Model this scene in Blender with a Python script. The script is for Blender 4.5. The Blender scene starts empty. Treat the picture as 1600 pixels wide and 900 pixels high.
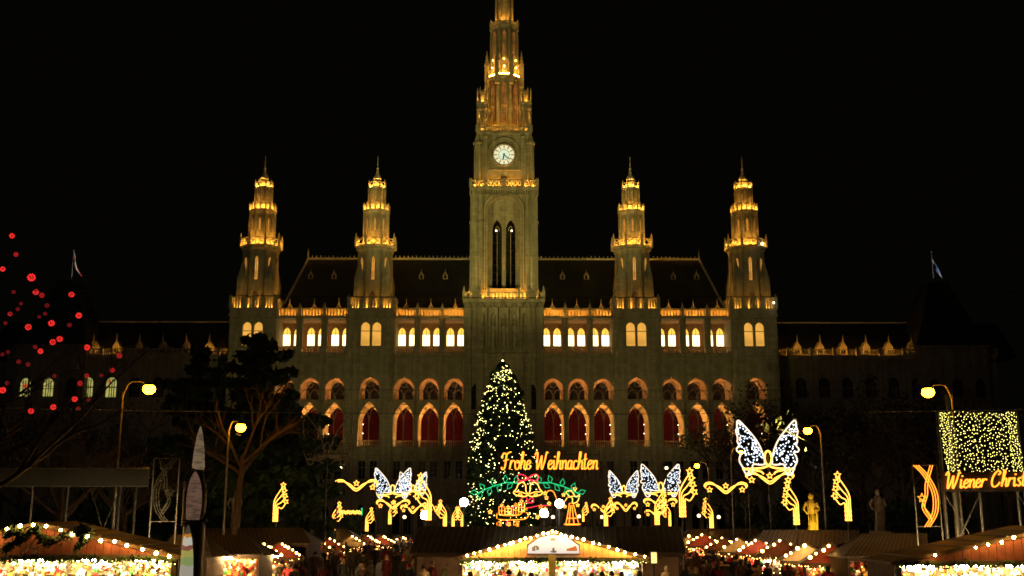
import bpy, bmesh, math, random
from mathutils import Vector, Matrix
R = math.radians
PI = math.pi
random.seed(7)
SC = bpy.context.scene
COL = SC.collection

# ------------------------------------------------------------------ camera, sky, sun, exposure
CAM_Z, FPX = 4.0, 1700.0
PITCH, YAW = math.atan(348.0 / FPX), 13.0 / FPX
cam_d = bpy.data.cameras.new('camera')
cam = bpy.data.objects.new('camera', cam_d)
COL.objects.link(cam)
cam.location = (0, 0, CAM_Z)
cam.rotation_euler = (PI / 2 + PITCH, 0, -YAW)
cam_d.sensor_width = 36.0
cam_d.lens = 36.0 * FPX / 1600.0
cam_d.clip_start = 0.1
cam_d.clip_end = 6000.0
SC.camera = cam

world = bpy.data.worlds.new('World')
SC.world = world
world.use_nodes = True
wn = world.node_tree.nodes
wl = world.node_tree.links
bg = wn['Background']
sky = wn.new('ShaderNodeTexSky')
sky.sky_type = 'NISHITA'
sky.sun_disc = False
sky.sun_elevation = R(-7.0)
sky.sun_rotation = R(200)
glow = wn.new('ShaderNodeMixRGB')          # even light of the city in the night air
glow.blend_type = 'ADD'
glow.inputs[0].default_value = 1.0
glow.inputs[2].default_value = (0.017, 0.0155, 0.011, 1)
wl.new(sky.outputs[0], glow.inputs[1])
wl.new(glow.outputs[0], bg.inputs[0])
bg.inputs[1].default_value = 0.08
moon_d = bpy.data.lights.new('moon', 'SUN')
moon_d.energy = 0.012
moon_d.angle = R(0.5)
moon_d.color = (1.0, 0.93, 0.82)
moon = bpy.data.objects.new('moon', moon_d)
COL.objects.link(moon)
moon.rotation_euler = (R(48), 0, R(-28))
vs = SC.view_settings
vs.view_transform = 'Standard'
vs.look = 'None'
vs.exposure = 0.0
vs.gamma = 1.0
vs.use_curve_mapping = False
cy = SC.cycles
cy.max_bounces = 5
cy.diffuse_bounces = 3
cy.glossy_bounces = 2
cy.transmission_bounces = 3
cy.transparent_max_bounces = 4
cy.sample_clamp_indirect = 3.0
cy.sample_clamp_direct = 0.0
cy.use_denoising = True
cy.caustics_reflective = False
cy.caustics_refractive = False
cy.pixel_filter_type = 'BLACKMAN_HARRIS'
cy.filter_width = 1.65

# ------------------------------------------------------------------ measuring helpers
CP, SP = math.cos(PITCH), math.sin(PITCH)


def at(px, py, Y):
    """world point seen at photo pixel (px,py) on the vertical plane Y metres away"""
    u, v = (px - 800.0) / FPX, (450.0 - py) / FPX
    fw, up = CP - v * SP, SP + v * CP
    x = u * math.cos(YAW) + fw * math.sin(YAW)
    y = -u * math.sin(YAW) + fw * math.cos(YAW)
    t = Y / y
    return Vector((x * t, Y, CAM_Z + up * t))


def Z(py, Y=150.0):
    return at(787, py, Y).z


def mpp(py, Y):
    """metres per photo pixel"""
    return (at(788, py, Y) - at(787, py, Y)).x


# ------------------------------------------------------------------ materials
MATS = {}


def mat(name, col, rough=0.8, var=0.25, scale=3.0, bump=0.0, metal=0.0, detail=4.0, coat=None):
    if name in MATS:
        return MATS[name]
    m = bpy.data.materials.new(name)
    m.use_nodes = True
    nt = m.node_tree
    b = nt.nodes['Principled BSDF']
    b.inputs['Roughness'].default_value = rough
    b.inputs['Metallic'].default_value = metal
    if coat:
        b.inputs['Coat Weight'].default_value = coat
    tc = nt.nodes.new('ShaderNodeTexCoord')
    nz = nt.nodes.new('ShaderNodeTexNoise')
    nz.inputs['Scale'].default_value = scale
    nz.inputs['Detail'].default_value = detail
    nt.links.new(tc.outputs['Object'], nz.inputs['Vector'])
    rp = nt.nodes.new('ShaderNodeValToRGB')
    rp.color_ramp.elements[0].position = 0.3
    rp.color_ramp.elements[1].position = 0.7
    rp.color_ramp.elements[0].color = tuple(max(0, c * (1 - var)) for c in col) + (1,)
    rp.color_ramp.elements[1].color = tuple(min(1, c * (1 + var)) for c in col) + (1,)
    nt.links.new(nz.outputs['Fac'], rp.inputs['Fac'])
    nt.links.new(rp.outputs['Color'], b.inputs['Base Color'])
    if bump:
        n2 = nt.nodes.new('ShaderNodeTexNoise')
        n2.inputs['Scale'].default_value = scale * 4
        n2.inputs['Detail'].default_value = 6
        nt.links.new(tc.outputs['Object'], n2.inputs['Vector'])
        bp = nt.nodes.new('ShaderNodeBump')
        bp.inputs['Strength'].default_value = bump
        bp.inputs['Distance'].default_value = 0.05
        nt.links.new(n2.outputs['Fac'], bp.inputs['Height'])
        nt.links.new(bp.outputs['Normal'], b.inputs['Normal'])
    MATS[name] = m
    return m


def emi(name, col, strength, sample=True, var=0.0, scale=2.0):
    if name in MATS:
        return MATS[name]
    m = bpy.data.materials.new(name)
    m.use_nodes = True
    nt = m.node_tree
    nt.nodes.remove(nt.nodes['Principled BSDF'])
    e = nt.nodes.new('ShaderNodeEmission')
    e.inputs[0].default_value = tuple(col) + (1,)
    e.inputs[1].default_value = strength
    if var:
        tc = nt.nodes.new('ShaderNodeTexCoord')
        nz = nt.nodes.new('ShaderNodeTexNoise')
        nz.inputs['Scale'].default_value = scale
        nt.links.new(tc.outputs['Object'], nz.inputs['Vector'])
        mr = nt.nodes.new('ShaderNodeMapRange')
        mr.inputs['From Min'].default_value = 0.3
        mr.inputs['From Max'].default_value = 0.7
        mr.inputs['To Min'].default_value = strength * (1 - var)
        mr.inputs['To Max'].default_value = strength * (1 + var)
        nt.links.new(nz.outputs['Fac'], mr.inputs['Value'])
        nt.links.new(mr.outputs[0], e.inputs[1])
    nt.links.new(e.outputs[0], nt.nodes['Material Output'].inputs[0])
    if not sample:
        m.cycles.emission_sampling = 'NONE'
    MATS[name] = m
    return m


def ashlar(m):
    """stone courses and soot streaks over the noise colour"""
    nt = m.node_tree
    b = nt.nodes['Principled BSDF']
    src = b.inputs['Base Color'].links[0].from_socket
    tc = nt.nodes.new('ShaderNodeTexCoord')
    sp = nt.nodes.new('ShaderNodeSeparateXYZ')
    cb = nt.nodes.new('ShaderNodeCombineXYZ')
    ad = nt.nodes.new('ShaderNodeMath')
    nt.links.new(tc.outputs['Object'], sp.inputs[0])
    nt.links.new(sp.outputs['X'], ad.inputs[0])
    nt.links.new(sp.outputs['Y'], ad.inputs[1])
    nt.links.new(ad.outputs[0], cb.inputs[0])
    nt.links.new(sp.outputs['Z'], cb.inputs[1])
    br = nt.nodes.new('ShaderNodeTexBrick')
    br.inputs['Scale'].default_value = 1.0
    br.inputs['Brick Width'].default_value = 1.1
    br.inputs['Row Height'].default_value = 0.52
    br.inputs['Mortar Size'].default_value = 0.02
    br.inputs['Color1'].default_value = (1, 1, 1, 1)
    br.inputs['Color2'].default_value = (.86, .86, .86, 1)
    br.inputs['Mortar'].default_value = (.72, .72, .72, 1)
    nt.links.new(cb.outputs[0], br.inputs['Vector'])
    mp = nt.nodes.new('ShaderNodeMapping')
    mp.inputs['Scale'].default_value = (1.6, 1.6, .12)
    nt.links.new(tc.outputs['Object'], mp.inputs[0])
    nz = nt.nodes.new('ShaderNodeTexNoise')
    nz.inputs['Scale'].default_value = 1.0
    nz.inputs['Detail'].default_value = 5
    nt.links.new(mp.outputs[0], nz.inputs['Vector'])
    rp = nt.nodes.new('ShaderNodeValToRGB')
    rp.color_ramp.elements[0].position = .35
    rp.color_ramp.elements[0].color = (.55, .53, .5, 1)
    rp.color_ramp.elements[1].position = .62
    nt.links.new(nz.outputs['Fac'], rp.inputs[0])
    x1 = nt.nodes.new('ShaderNodeMixRGB'); x1.blend_type = 'MULTIPLY'; x1.inputs[0].default_value = 1.0
    x2 = nt.nodes.new('ShaderNodeMixRGB'); x2.blend_type = 'MULTIPLY'; x2.inputs[0].default_value = .8
    nt.links.new(src, x1.inputs[1]); nt.links.new(br.outputs['Color'], x1.inputs[2])
    nt.links.new(x1.outputs[0], x2.inputs[1]); nt.links.new(rp.outputs[0], x2.inputs[2])
    nt.links.new(x2.outputs[0], b.inputs['Base Color'])
    return m


STONE = ashlar(mat('limestone', (0.46, 0.42, 0.31), 0.9, 0.16, 1.3, 0.5))
STONE2 = ashlar(mat('dark limestone', (0.38, 0.34, 0.25), 0.9, 0.18, 1.3, 0.5))
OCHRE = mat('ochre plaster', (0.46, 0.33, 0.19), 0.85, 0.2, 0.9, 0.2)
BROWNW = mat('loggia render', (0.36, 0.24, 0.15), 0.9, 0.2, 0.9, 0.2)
SLATE = mat('slate', (0.016, 0.019, 0.022), 0.6, 0.35, 1.5, 0.4)
LEAD = mat('lead', (0.36, 0.36, 0.33), 0.5, 0.2, 1.0, 0.1)
DARKGLASS = mat('dark glass', (0.012, 0.012, 0.014), 0.15, 0.3, 0.8)
VOID = mat('belfry darkness', (0.03, 0.027, 0.022), 0.95, 0.3, 1.0)  # near-black: the unlit belfry's shade is put into the colour
CURTAIN = mat('red curtain', (0.02, 0.0008, 0.0036), 0.8, 0.45, 2.2)
CURTAIN.node_tree.nodes['Principled BSDF'].inputs['Specular IOR Level'].default_value = 0.05
WOOD = mat('stall boards', (0.15, 0.045, 0.025), 0.7, 0.3, 4.0, 0.3)
DWOOD = mat('dark timber', (0.07, 0.045, 0.03), 0.75, 0.3, 4.0, 0.3)
ROOFM = mat('roof sheet', (0.055, 0.05, 0.043), 0.55, 0.3, 1.5, 0.2)
METAL = mat('grey metal', (0.16, 0.16, 0.155), 0.45, 0.2, 3.0, 0.0, 0.6)
DMETAL = mat('dark metal', (0.03, 0.032, 0.033), 0.5, 0.2, 3.0, 0.0, 0.3)
GALV = mat('galvanised steel', (0.17, 0.17, 0.16), 0.5, 0.2, 3.0, 0.0, 0.5)
BARK = mat('bark', (0.065, 0.05, 0.036), 0.95, 0.4, 6.0, 0.8)
NEEDLE = mat('needles', (0.028, 0.062, 0.024), 0.8, 0.45, 1.2)
LEAF = mat('winter leaves', (0.045, 0.045, 0.018), 0.8, 0.45, 1.2)
WHITEP = mat('white paint', (0.75, 0.74, 0.7), 0.6, 0.08, 2.0)
CLOTHW = mat('pale banner', (0.62, 0.58, 0.52), 0.8, 0.12, 3.0)
GOLD_TINT = mat('gold-tinted stone', (0.55, 0.40, 0.10), 0.7, 0.25, 3.0, 0.4)  # gold colour carries the statue's yellow light; clock boss shares it
GREY_ST = mat('grey statue stone', (0.28, 0.27, 0.24), 0.9, 0.25, 3.0, 0.4)

WIN_HOT = emi('hall window glass lit white', (1.0, 0.82, 0.36), 3.4, True, 0.12, 1.2)
WIN_TOP = emi('hall window head lit yellow', (1.0, 0.62, 0.08), 1.25, True, 0.15, 1.2)
WIN_GOLD = emi('tower window lit gold', (1.0, 0.48, 0.075), 0.8, True, 0.2, 0.9)
WIN_GREEN = emi('office window lit', (0.92, 0.85, 0.22), 0.42, True, 0.3, 1.4)
WIN_DIM = emi('dim lower window', (1.0, 0.7, 0.18), 0.35, True, 0.3, 1.0)
SLIT = emi('slit window lit', (1.0, 0.40, 0.06), 0.7, True, 0.5, 0.8)
SLIT_RED = emi('spire window lit', (1.0, 0.27, 0.04), 0.24, True, 0.9, 0.9)
STRIP = emi('parapet lamp strip', (1.0, 0.43, 0.05), 230.0)
STRIP_LO = emi('roof parapet lamp strip', (1.0, 0.42, 0.05), 110.0)
STRIP_DIM = emi('recess lamp strip', (1.0, 0.38, 0.08), 22.0)
GALLERY = emi('gallery lamp', (1.0, 0.49, 0.13), 160.0)
GALLERY_UP = emi('upper gallery lamp', (1.0, 0.42, 0.13), 85.0)
SCONCE = emi('sconce bulb', (1.0, 0.8, 0.45), 9.0, False)
CLOCK = emi('clock dial lit', (1.0, 0.90, 0.50), 0.92, True, 0.06, 1.5)
CLOCK_IN = emi('clock inner dial lit', (0.80, 0.95, 0.68), 0.9, True, 0.06, 1.5)
NEON_Y = emi('warm light tube', (1.0, 0.40, 0.05), 4.6, False)
NEON_O = emi('orange light tube', (1.0, 0.25, 0.02), 3.4, False)
NEON_R = emi('red light tube', (1.0, 0.03, 0.06), 2.0, False)
NEON_G = emi('green light tube', (0.02, 0.62, 0.2), 1.5, False)
NEON_W = emi('pale light tube', (1.0, 0.78, 0.55), 1.7, False)
BULB_W = emi('cold white diode', (0.75, 0.86, 1.0), 3.6, False)
BULB_Y = emi('fairy light', (1.0, 0.86, 0.22), 7.0, False)
BULB_T = emi('tree fairy light', (1.0, 0.86, 0.26), 11.0, True)
BULB_C = emi('curtain light', (1.0, 0.88, 0.2), 5.0, False)
BULB_S = emi('stall bulb', (1.0, 0.48, 0.10), 190.0)
BULB_SD = emi('small stall bulb', (1.0, 0.50, 0.12), 34.0, True)
STALL_T = emi('stall lamp tube', (1.0, 0.70, 0.30), 620.0)
STALL_W = emi('stall white lamp', (1.0, 0.78, 0.42), 700.0)
STALL_H = emi('hut lamp', (1.0, 0.48, 0.15), 220.0)
SODIUM = emi('sodium lamp', (1.0, 0.31, 0.0045), 80.0)
SPARK = emi('parapet spot', (1.0, 0.85, 0.5), 9.0)
FLOODW = emi('white flood lamp', (1.0, 0.95, 0.82), 60.0)
GLOBE = emi('path globe lamp', (1.0, 0.72, 0.36), 4.0)
HEARTS = [emi('red lantern', (1.0, 0.03, 0.025), 1.25, True, 0.7, 14.0), emi('faded red lantern', (1.0, 0.03, 0.03), 0.55, True, 0.8, 14.0), emi('weak red lantern', (1.0, 0.04, 0.05), 0.22, True, 0.9, 14.0)]
UNLIT = mat('unlit tube', (0.14, 0.14, 0.115), 0.4, 0.2, 3.0)


# ------------------------------------------------------------------ mesh builder
class MB:
    def __init__(s):
        s.v, s.f, s.mi, s.k = [], [], [], 0

    def add(s, vs, fs):
        o = len(s.v)
        s.v.extend(tuple(p) for p in vs)
        for q in fs:
            s.f.append(tuple(i + o for i in q))
            s.mi.append(s.k)
        return s

    def box(s, x0, x1, y0, y1, z0, z1):
        return s.add([(x0, y0, z0), (x1, y0, z0), (x1, y1, z0), (x0, y1, z0), (x0, y0, z1), (x1, y0, z1), (x1, y1, z1), (x0, y1, z1)],
                     [(0, 3, 2, 1), (4, 5, 6, 7), (0, 1, 5, 4), (1, 2, 6, 5), (2, 3, 7, 6), (3, 0, 4, 7)])

    def frus(s, c, r0, r1, z0, z1, n=8, rot=None, caps=True, sy=1.0):
        """n-gon frustum; r are apothems when n<=8 so that a flat side faces the front"""
        k = 1 / math.cos(PI / n) if n <= 8 else 1
        a0 = (PI / n if n % 2 == 0 else 0) + PI / 2 if rot is None else rot
        vs = []
        for r, z in ((r0, z0), (r1, z1)):
            for i in range(n):
                a = a0 + 2 * PI * i / n
                vs.append((c[0] + r * k * math.cos(a), c[1] + r * k * math.sin(a) * sy, z))
        fs = [(i, (i + 1) % n, n + (i + 1) % n, n + i) for i in range(n)]
        if caps:
            fs += [tuple(range(n - 1, -1, -1)), tuple(range(n, 2 * n))]
        return s.add(vs, fs)

    def lathe(s, c, prof, n=10, sy=1.0):
        for (r0, z0), (r1, z1) in zip(prof, prof[1:]):
            vs = []
            for r, z in ((r0, z0), (r1, z1)):
                for i in range(n):
                    a = 2 * PI * i / n
                    vs.append((c[0] + r * math.cos(a), c[1] + r * math.sin(a) * sy, c[2] + z))
            s.add(vs, [(i, (i + 1) % n, n + (i + 1) % n, n + i) for i in range(n)])
        return s

    def ball(s, c, r, n=6, m=4, sz=1.0):
        vs = [(c[0], c[1], c[2] - r * sz)]
        for j in range(1, m):
            t = PI * j / m - PI / 2
            for i in range(n):
                a = 2 * PI * i / n
                vs.append((c[0] + r * math.cos(t) * math.cos(a), c[1] + r * math.cos(t) * math.sin(a), c[2] + r * sz * math.sin(t)))
        vs.append((c[0], c[1], c[2] + r * sz))
        fs = [(0, 1 + (i + 1) % n, 1 + i) for i in range(n)]
        for j in range(m - 2):
            for i in range(n):
                fs.append((1 + j * n + i, 1 + j * n + (i + 1) % n, 1 + (j + 1) * n + (i + 1) % n, 1 + (j + 1) * n + i))
        L = len(vs) - 1
        fs += [(L, L - n + i, L - n + (i + 1) % n) for i in range(n)]
        return s.add(vs, fs)

    def octa(s, c, r):
        x, y, z = c
        return s.add([(x + r, y, z), (x, y + r, z), (x - r, y, z), (x, y - r, z), (x, y, z + r), (x, y, z - r)],
                     [(0, 1, 4), (1, 2, 4), (2, 3, 4), (3, 0, 4), (1, 0, 5), (2, 1, 5), (3, 2, 5), (0, 3, 5)])

    def tube(s, pts, r, n=5, closed=False, r1=None):
        pts = [Vector(p) for p in pts]
        N = len(pts)
        if N < 2:
            return s
        rings = []
        ref = None
        for i in range(N):
            if closed:
                t = pts[(i + 1) % N] - pts[i - 1]
            else:
                t = pts[min(i + 1, N - 1)] - pts[max(i - 1, 0)]
            if t.length < 1e-9:
                t = Vector((0, 0, 1))
            t.normalize()
            if ref is None:
                ref = Vector((0, 1, 0)) if abs(t.y) < 0.9 else Vector((1, 0, 0))
            a = (ref - t * ref.dot(t))
            if a.length < 1e-6:
                a = t.orthogonal()
            a.normalize()
            ref = a
            b = t.cross(a)
            rr = r if r1 is None else r + (r1 - r) * i / (N - 1)
            rings.append([pts[i] + a * (rr * math.cos(2 * PI * k / n)) + b * (rr * math.sin(2 * PI * k / n)) for k in range(n)])
        vs = [p for q in rings for p in q]
        fs = []
        for i in range(N if closed else N - 1):
            j = (i + 1) % N
            for k in range(n):
                fs.append((i * n + k, i * n + (k + 1) % n, j * n + (k + 1) % n, j * n + k))
        if not closed:
            fs += [tuple(range(n - 1, -1, -1)), tuple(range((N - 1) * n, N * n))]
        return s.add(vs, fs)

    def prism(s, poly, y0, y1):
        """closed (x,z) outline with thickness in y"""
        n = len(poly)
        vs = [(p[0], y0, p[1]) for p in poly] + [(p[0], y1, p[1]) for p in poly]
        fs = [tuple(range(n)), tuple(range(2 * n - 1, n - 1, -1))]
        fs += [(i, i + n, (i + 1) % n + n, (i + 1) % n) for i in range(n)]
        return s.add(vs, fs)

    def panel(s, x0, x1, z0, z1, cx, hw, sill, spring, apex, y0, y1, n=8):
        """wall slab with one arched opening cut through it"""
        c = arch(hw, spring, apex, n, cx)
        for y, fl in ((y0, 0), (y1, 1)):
            q = []
            if cx - hw > x0 + 1e-4:
                q.append([(x0, y, z0), (cx - hw, y, z0), (cx - hw, y, z1), (x0, y, z1)])
            if x1 > cx + hw + 1e-4:
                q.append([(cx + hw, y, z0), (x1, y, z0), (x1, y, z1), (cx + hw, y, z1)])
            if sill > z0 + 1e-4:
                q.append([(cx - hw, y, z0), (cx + hw, y, z0), (cx + hw, y, sill), (cx - hw, y, sill)])
            for (ax, az), (bx, bz) in zip(c, c[1:]):
                q.append([(ax, y, az), (bx, y, bz), (bx, y, z1), (ax, y, z1)])
            for w in q:
                s.add(w if not fl else w[::-1], [(0, 1, 2, 3)])
        ring = [(cx - hw, sill)] + c + [(cx + hw, sill)]
        for (ax, az), (bx, bz) in zip(ring, ring[1:] + ring[:1]):
            s.add([(ax, y0, az), (ax, y1, az), (bx, y1, bz), (bx, y0, bz)], [(0, 1, 2, 3)])
        for x in (x0, x1):
            s.add([(x, y0, z0), (x, y1, z0), (x, y1, z1), (x, y0, z1)], [(0, 1, 2, 3)])
        return s

    def mesh(s, name, *mats):
        me = bpy.data.meshes.new(name)
        me.from_pydata(s.v, [], s.f)
        for m in mats:
            me.materials.append(m)
        if len(mats) > 1:
            me.polygons.foreach_set('material_index', s.mi)
        me.update()
        return me

    def build(s, name, m, parent=None, loc=(0, 0, 0), smooth=False):
        ms = m if isinstance(m, (list, tuple)) else [m]
        me = s.mesh(name, *ms)
        if smooth:
            me.polygons.foreach_set('use_smooth', [True] * len(me.polygons))
        return put(me, name, parent, loc)


def put(me, name, parent=None, loc=(0, 0, 0), rz=0.0, sc=None):
    o = bpy.data.objects.new(name, me)
    COL.objects.link(o)
    o.parent = parent
    o.location = loc
    if rz:
        o.rotation_euler.z = rz
    if sc:
        o.scale = sc if isinstance(sc, (tuple, list)) else (sc, sc, sc)
    return o


def empty(name, loc=(0, 0, 0), rz=0.0):
    o = bpy.data.objects.new(name, None)
    o.empty_display_size = 0.2
    COL.objects.link(o)
    o.location = loc
    o.rotation_euler.z = rz
    return o


def tag(o, label=None, cat=None, group=None, kind=None):
    if label:
        o['label'] = label
    if cat:
        o['category'] = cat
    if group:
        o['group'] = group
    if kind:
        o['kind'] = kind
    return o


def arch(hw, spring, apex, n=8, cx=0.0):
    h = apex - spring
    out = []
    if h < 1e-3:
        return [(cx - hw, spring), (cx + hw, spring)]
    r = (hw * hw + h * h) / (2 * hw)
    c = r - hw
    a1 = math.atan2(h, c)              # angle of the apex seen from the left arc's centre (mirrored)
    for i in range(n + 1):
        a = a1 * i / n
        out.append((cx + c - r * math.cos(a), spring + r * math.sin(a)))
    out += [(2 * cx - x, z) for x, z in out[-2::-1]]
    return out


def arch_fill(hw, sill, spring, apex, n=8, cx=0.0):
    return [(cx - hw, sill)] + arch(hw, spring, apex, n, cx) + [(cx + hw, sill)]


def smooth(pts, k=5, closed=False):
    P = [Vector(p) for p in pts]
    n = len(P)
    out = []
    for i in range(n if closed else n - 1):
        p0 = P[(i - 1) % n] if closed or i > 0 else P[0]
        p1, p2 = P[i], P[(i + 1) % n]
        p3 = P[(i + 2) % n] if closed or i + 2 < n else P[n - 1]
        for j in range(k):
            t = j / k
            out.append(0.5 * ((2 * p1) + (p2 - p0) * t + (2 * p0 - 5 * p1 + 4 * p2 - p3) * t * t + (3 * p1 - p0 - 3 * p2 + p3) * t ** 3))
    if not closed:
        out.append(P[-1])
    return out


def baluster_run(mb, a, b, z0, z1, n, w=0.13, rail=0.12, d=0.22):
    """rails and balusters between two plan points"""
    a, b = Vector(a), Vector(b)
    t = (b - a)
    L = t.length
    t.normalize()
    nn = Vector((-t.y, t.x))

    def bar(p, q, hw, za, zb):
        vs = []
        for z in (za, zb):
            vs += [(p.x - nn.x * hw, p.y - nn.y * hw, z), (q.x - nn.x * hw, q.y - nn.y * hw, z),
                   (q.x + nn.x * hw, q.y + nn.y * hw, z), (p.x + nn.x * hw, p.y + nn.y * hw, z)]
        mb.add(vs, [(0, 3, 2, 1), (4, 5, 6, 7), (0, 1, 5, 4), (1, 2, 6, 5), (2, 3, 7, 6), (3, 0, 4, 7)])
    bar(a, b, d / 2, z0, z0 + rail)
    bar(a, b, d / 2 + 0.03, z1 - rail, z1)
    for i in range(n):
        c = a + t * (L * (i + 0.5) / n)
        bar(c - t * (w / 2), c + t * (w / 2), w / 2, z0 + rail, z1 - rail)
        bar(c - t * (w * .75), c + t * (w * .75), w * .75, z0 + rail, z0 + rail + (z1 - z0) * .3)


def lattice_run(mb, a, b, z0, z1, n, w=0.09):
    """pierced parapet: crossing bars between rails"""
    a, b = Vector(a), Vector(b)
    h = 0.1
    for i in range(n):
        p = a + (b - a) * (i / n)
        q = a + (b - a) * ((i + 1) / n)
        mb.tube([(p.x, p.y, z0 + h), (q.x, q.y, z1 - h)], w, 4)
        mb.tube([(q.x, q.y, z0 + h), (p.x, p.y, z1 - h)], w, 4)
    for z in (z0 + h / 2, z1 - h / 2):
        mb.tube([(a.x, a.y, z), (b.x, b.y, z)], h, 4)


def octo(ap, c=(0, 0), n=8):
    k = ap / math.cos(PI / n)
    return [(c[0] + k * math.cos(PI / 2 + PI / n + 2 * PI * i / n), c[1] + k * math.sin(PI / 2 + PI / n + 2 * PI * i / n)) for i in range(n)]


def ringstrip(mb, pts, z, r=0.06):
    mb.tube([(p[0], p[1], z) for p in pts], r, 4, True)


# ------------------------------------------------------------------ ground
gm = bpy.data.materials.new('asphalt and setts')
gm.use_nodes = True
gn = gm.node_tree
gb = gn.nodes['Principled BSDF']
gt = gn.nodes.new('ShaderNodeTexCoord')
gz = gn.nodes.new('ShaderNodeTexNoise')
gz.inputs['Scale'].default_value = 0.8
gz.inputs['Detail'].default_value = 8
gr = gn.nodes.new('ShaderNodeValToRGB')
gr.color_ramp.elements[0].color = (0.03, 0.029, 0.027, 1)
gr.color_ramp.elements[1].color = (0.085, 0.08, 0.072, 1)
gn.links.new(gt.outputs['Object'], gz.inputs['Vector'])
gn.links.new(gz.outputs['Fac'], gr.inputs['Fac'])
gn.links.new(gr.outputs['Color'], gb.inputs['Base Color'])
gb.inputs['Roughness'].default_value = 0.7
g = MB()
g.add([(-1500, -300, 0), (1500, -300, 0), (1500, 3000, 0), (-1500, 3000, 0)], [(0, 1, 2, 3)])
tag(g.build('ground', gm), 'dark paved square in front of the town hall', 'ground', None, 'structure')
#PART_TOWNHALL
# ------------------------------------------------------------------ town hall
HALL_Y = 150.0
hall = empty('town_hall', (0, HALL_Y, 0))
tag(hall, 'huge floodlit Gothic stone town hall with tall clock tower and four side towers', 'town hall')

BP = 3.46                       # bay pitch
zG, zL, zLa, zU, zUa, zB = 12.3, 12.45, Z(628), Z(627), Z(590), Z(583)
zR0, zRw, zLin, zPar0, zPar1 = Z(552), Z(542), Z(498), Z(495), Z(481.5)
ybk, yrc = 3.3, 4.0             # back walls of gallery and top recess


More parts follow.
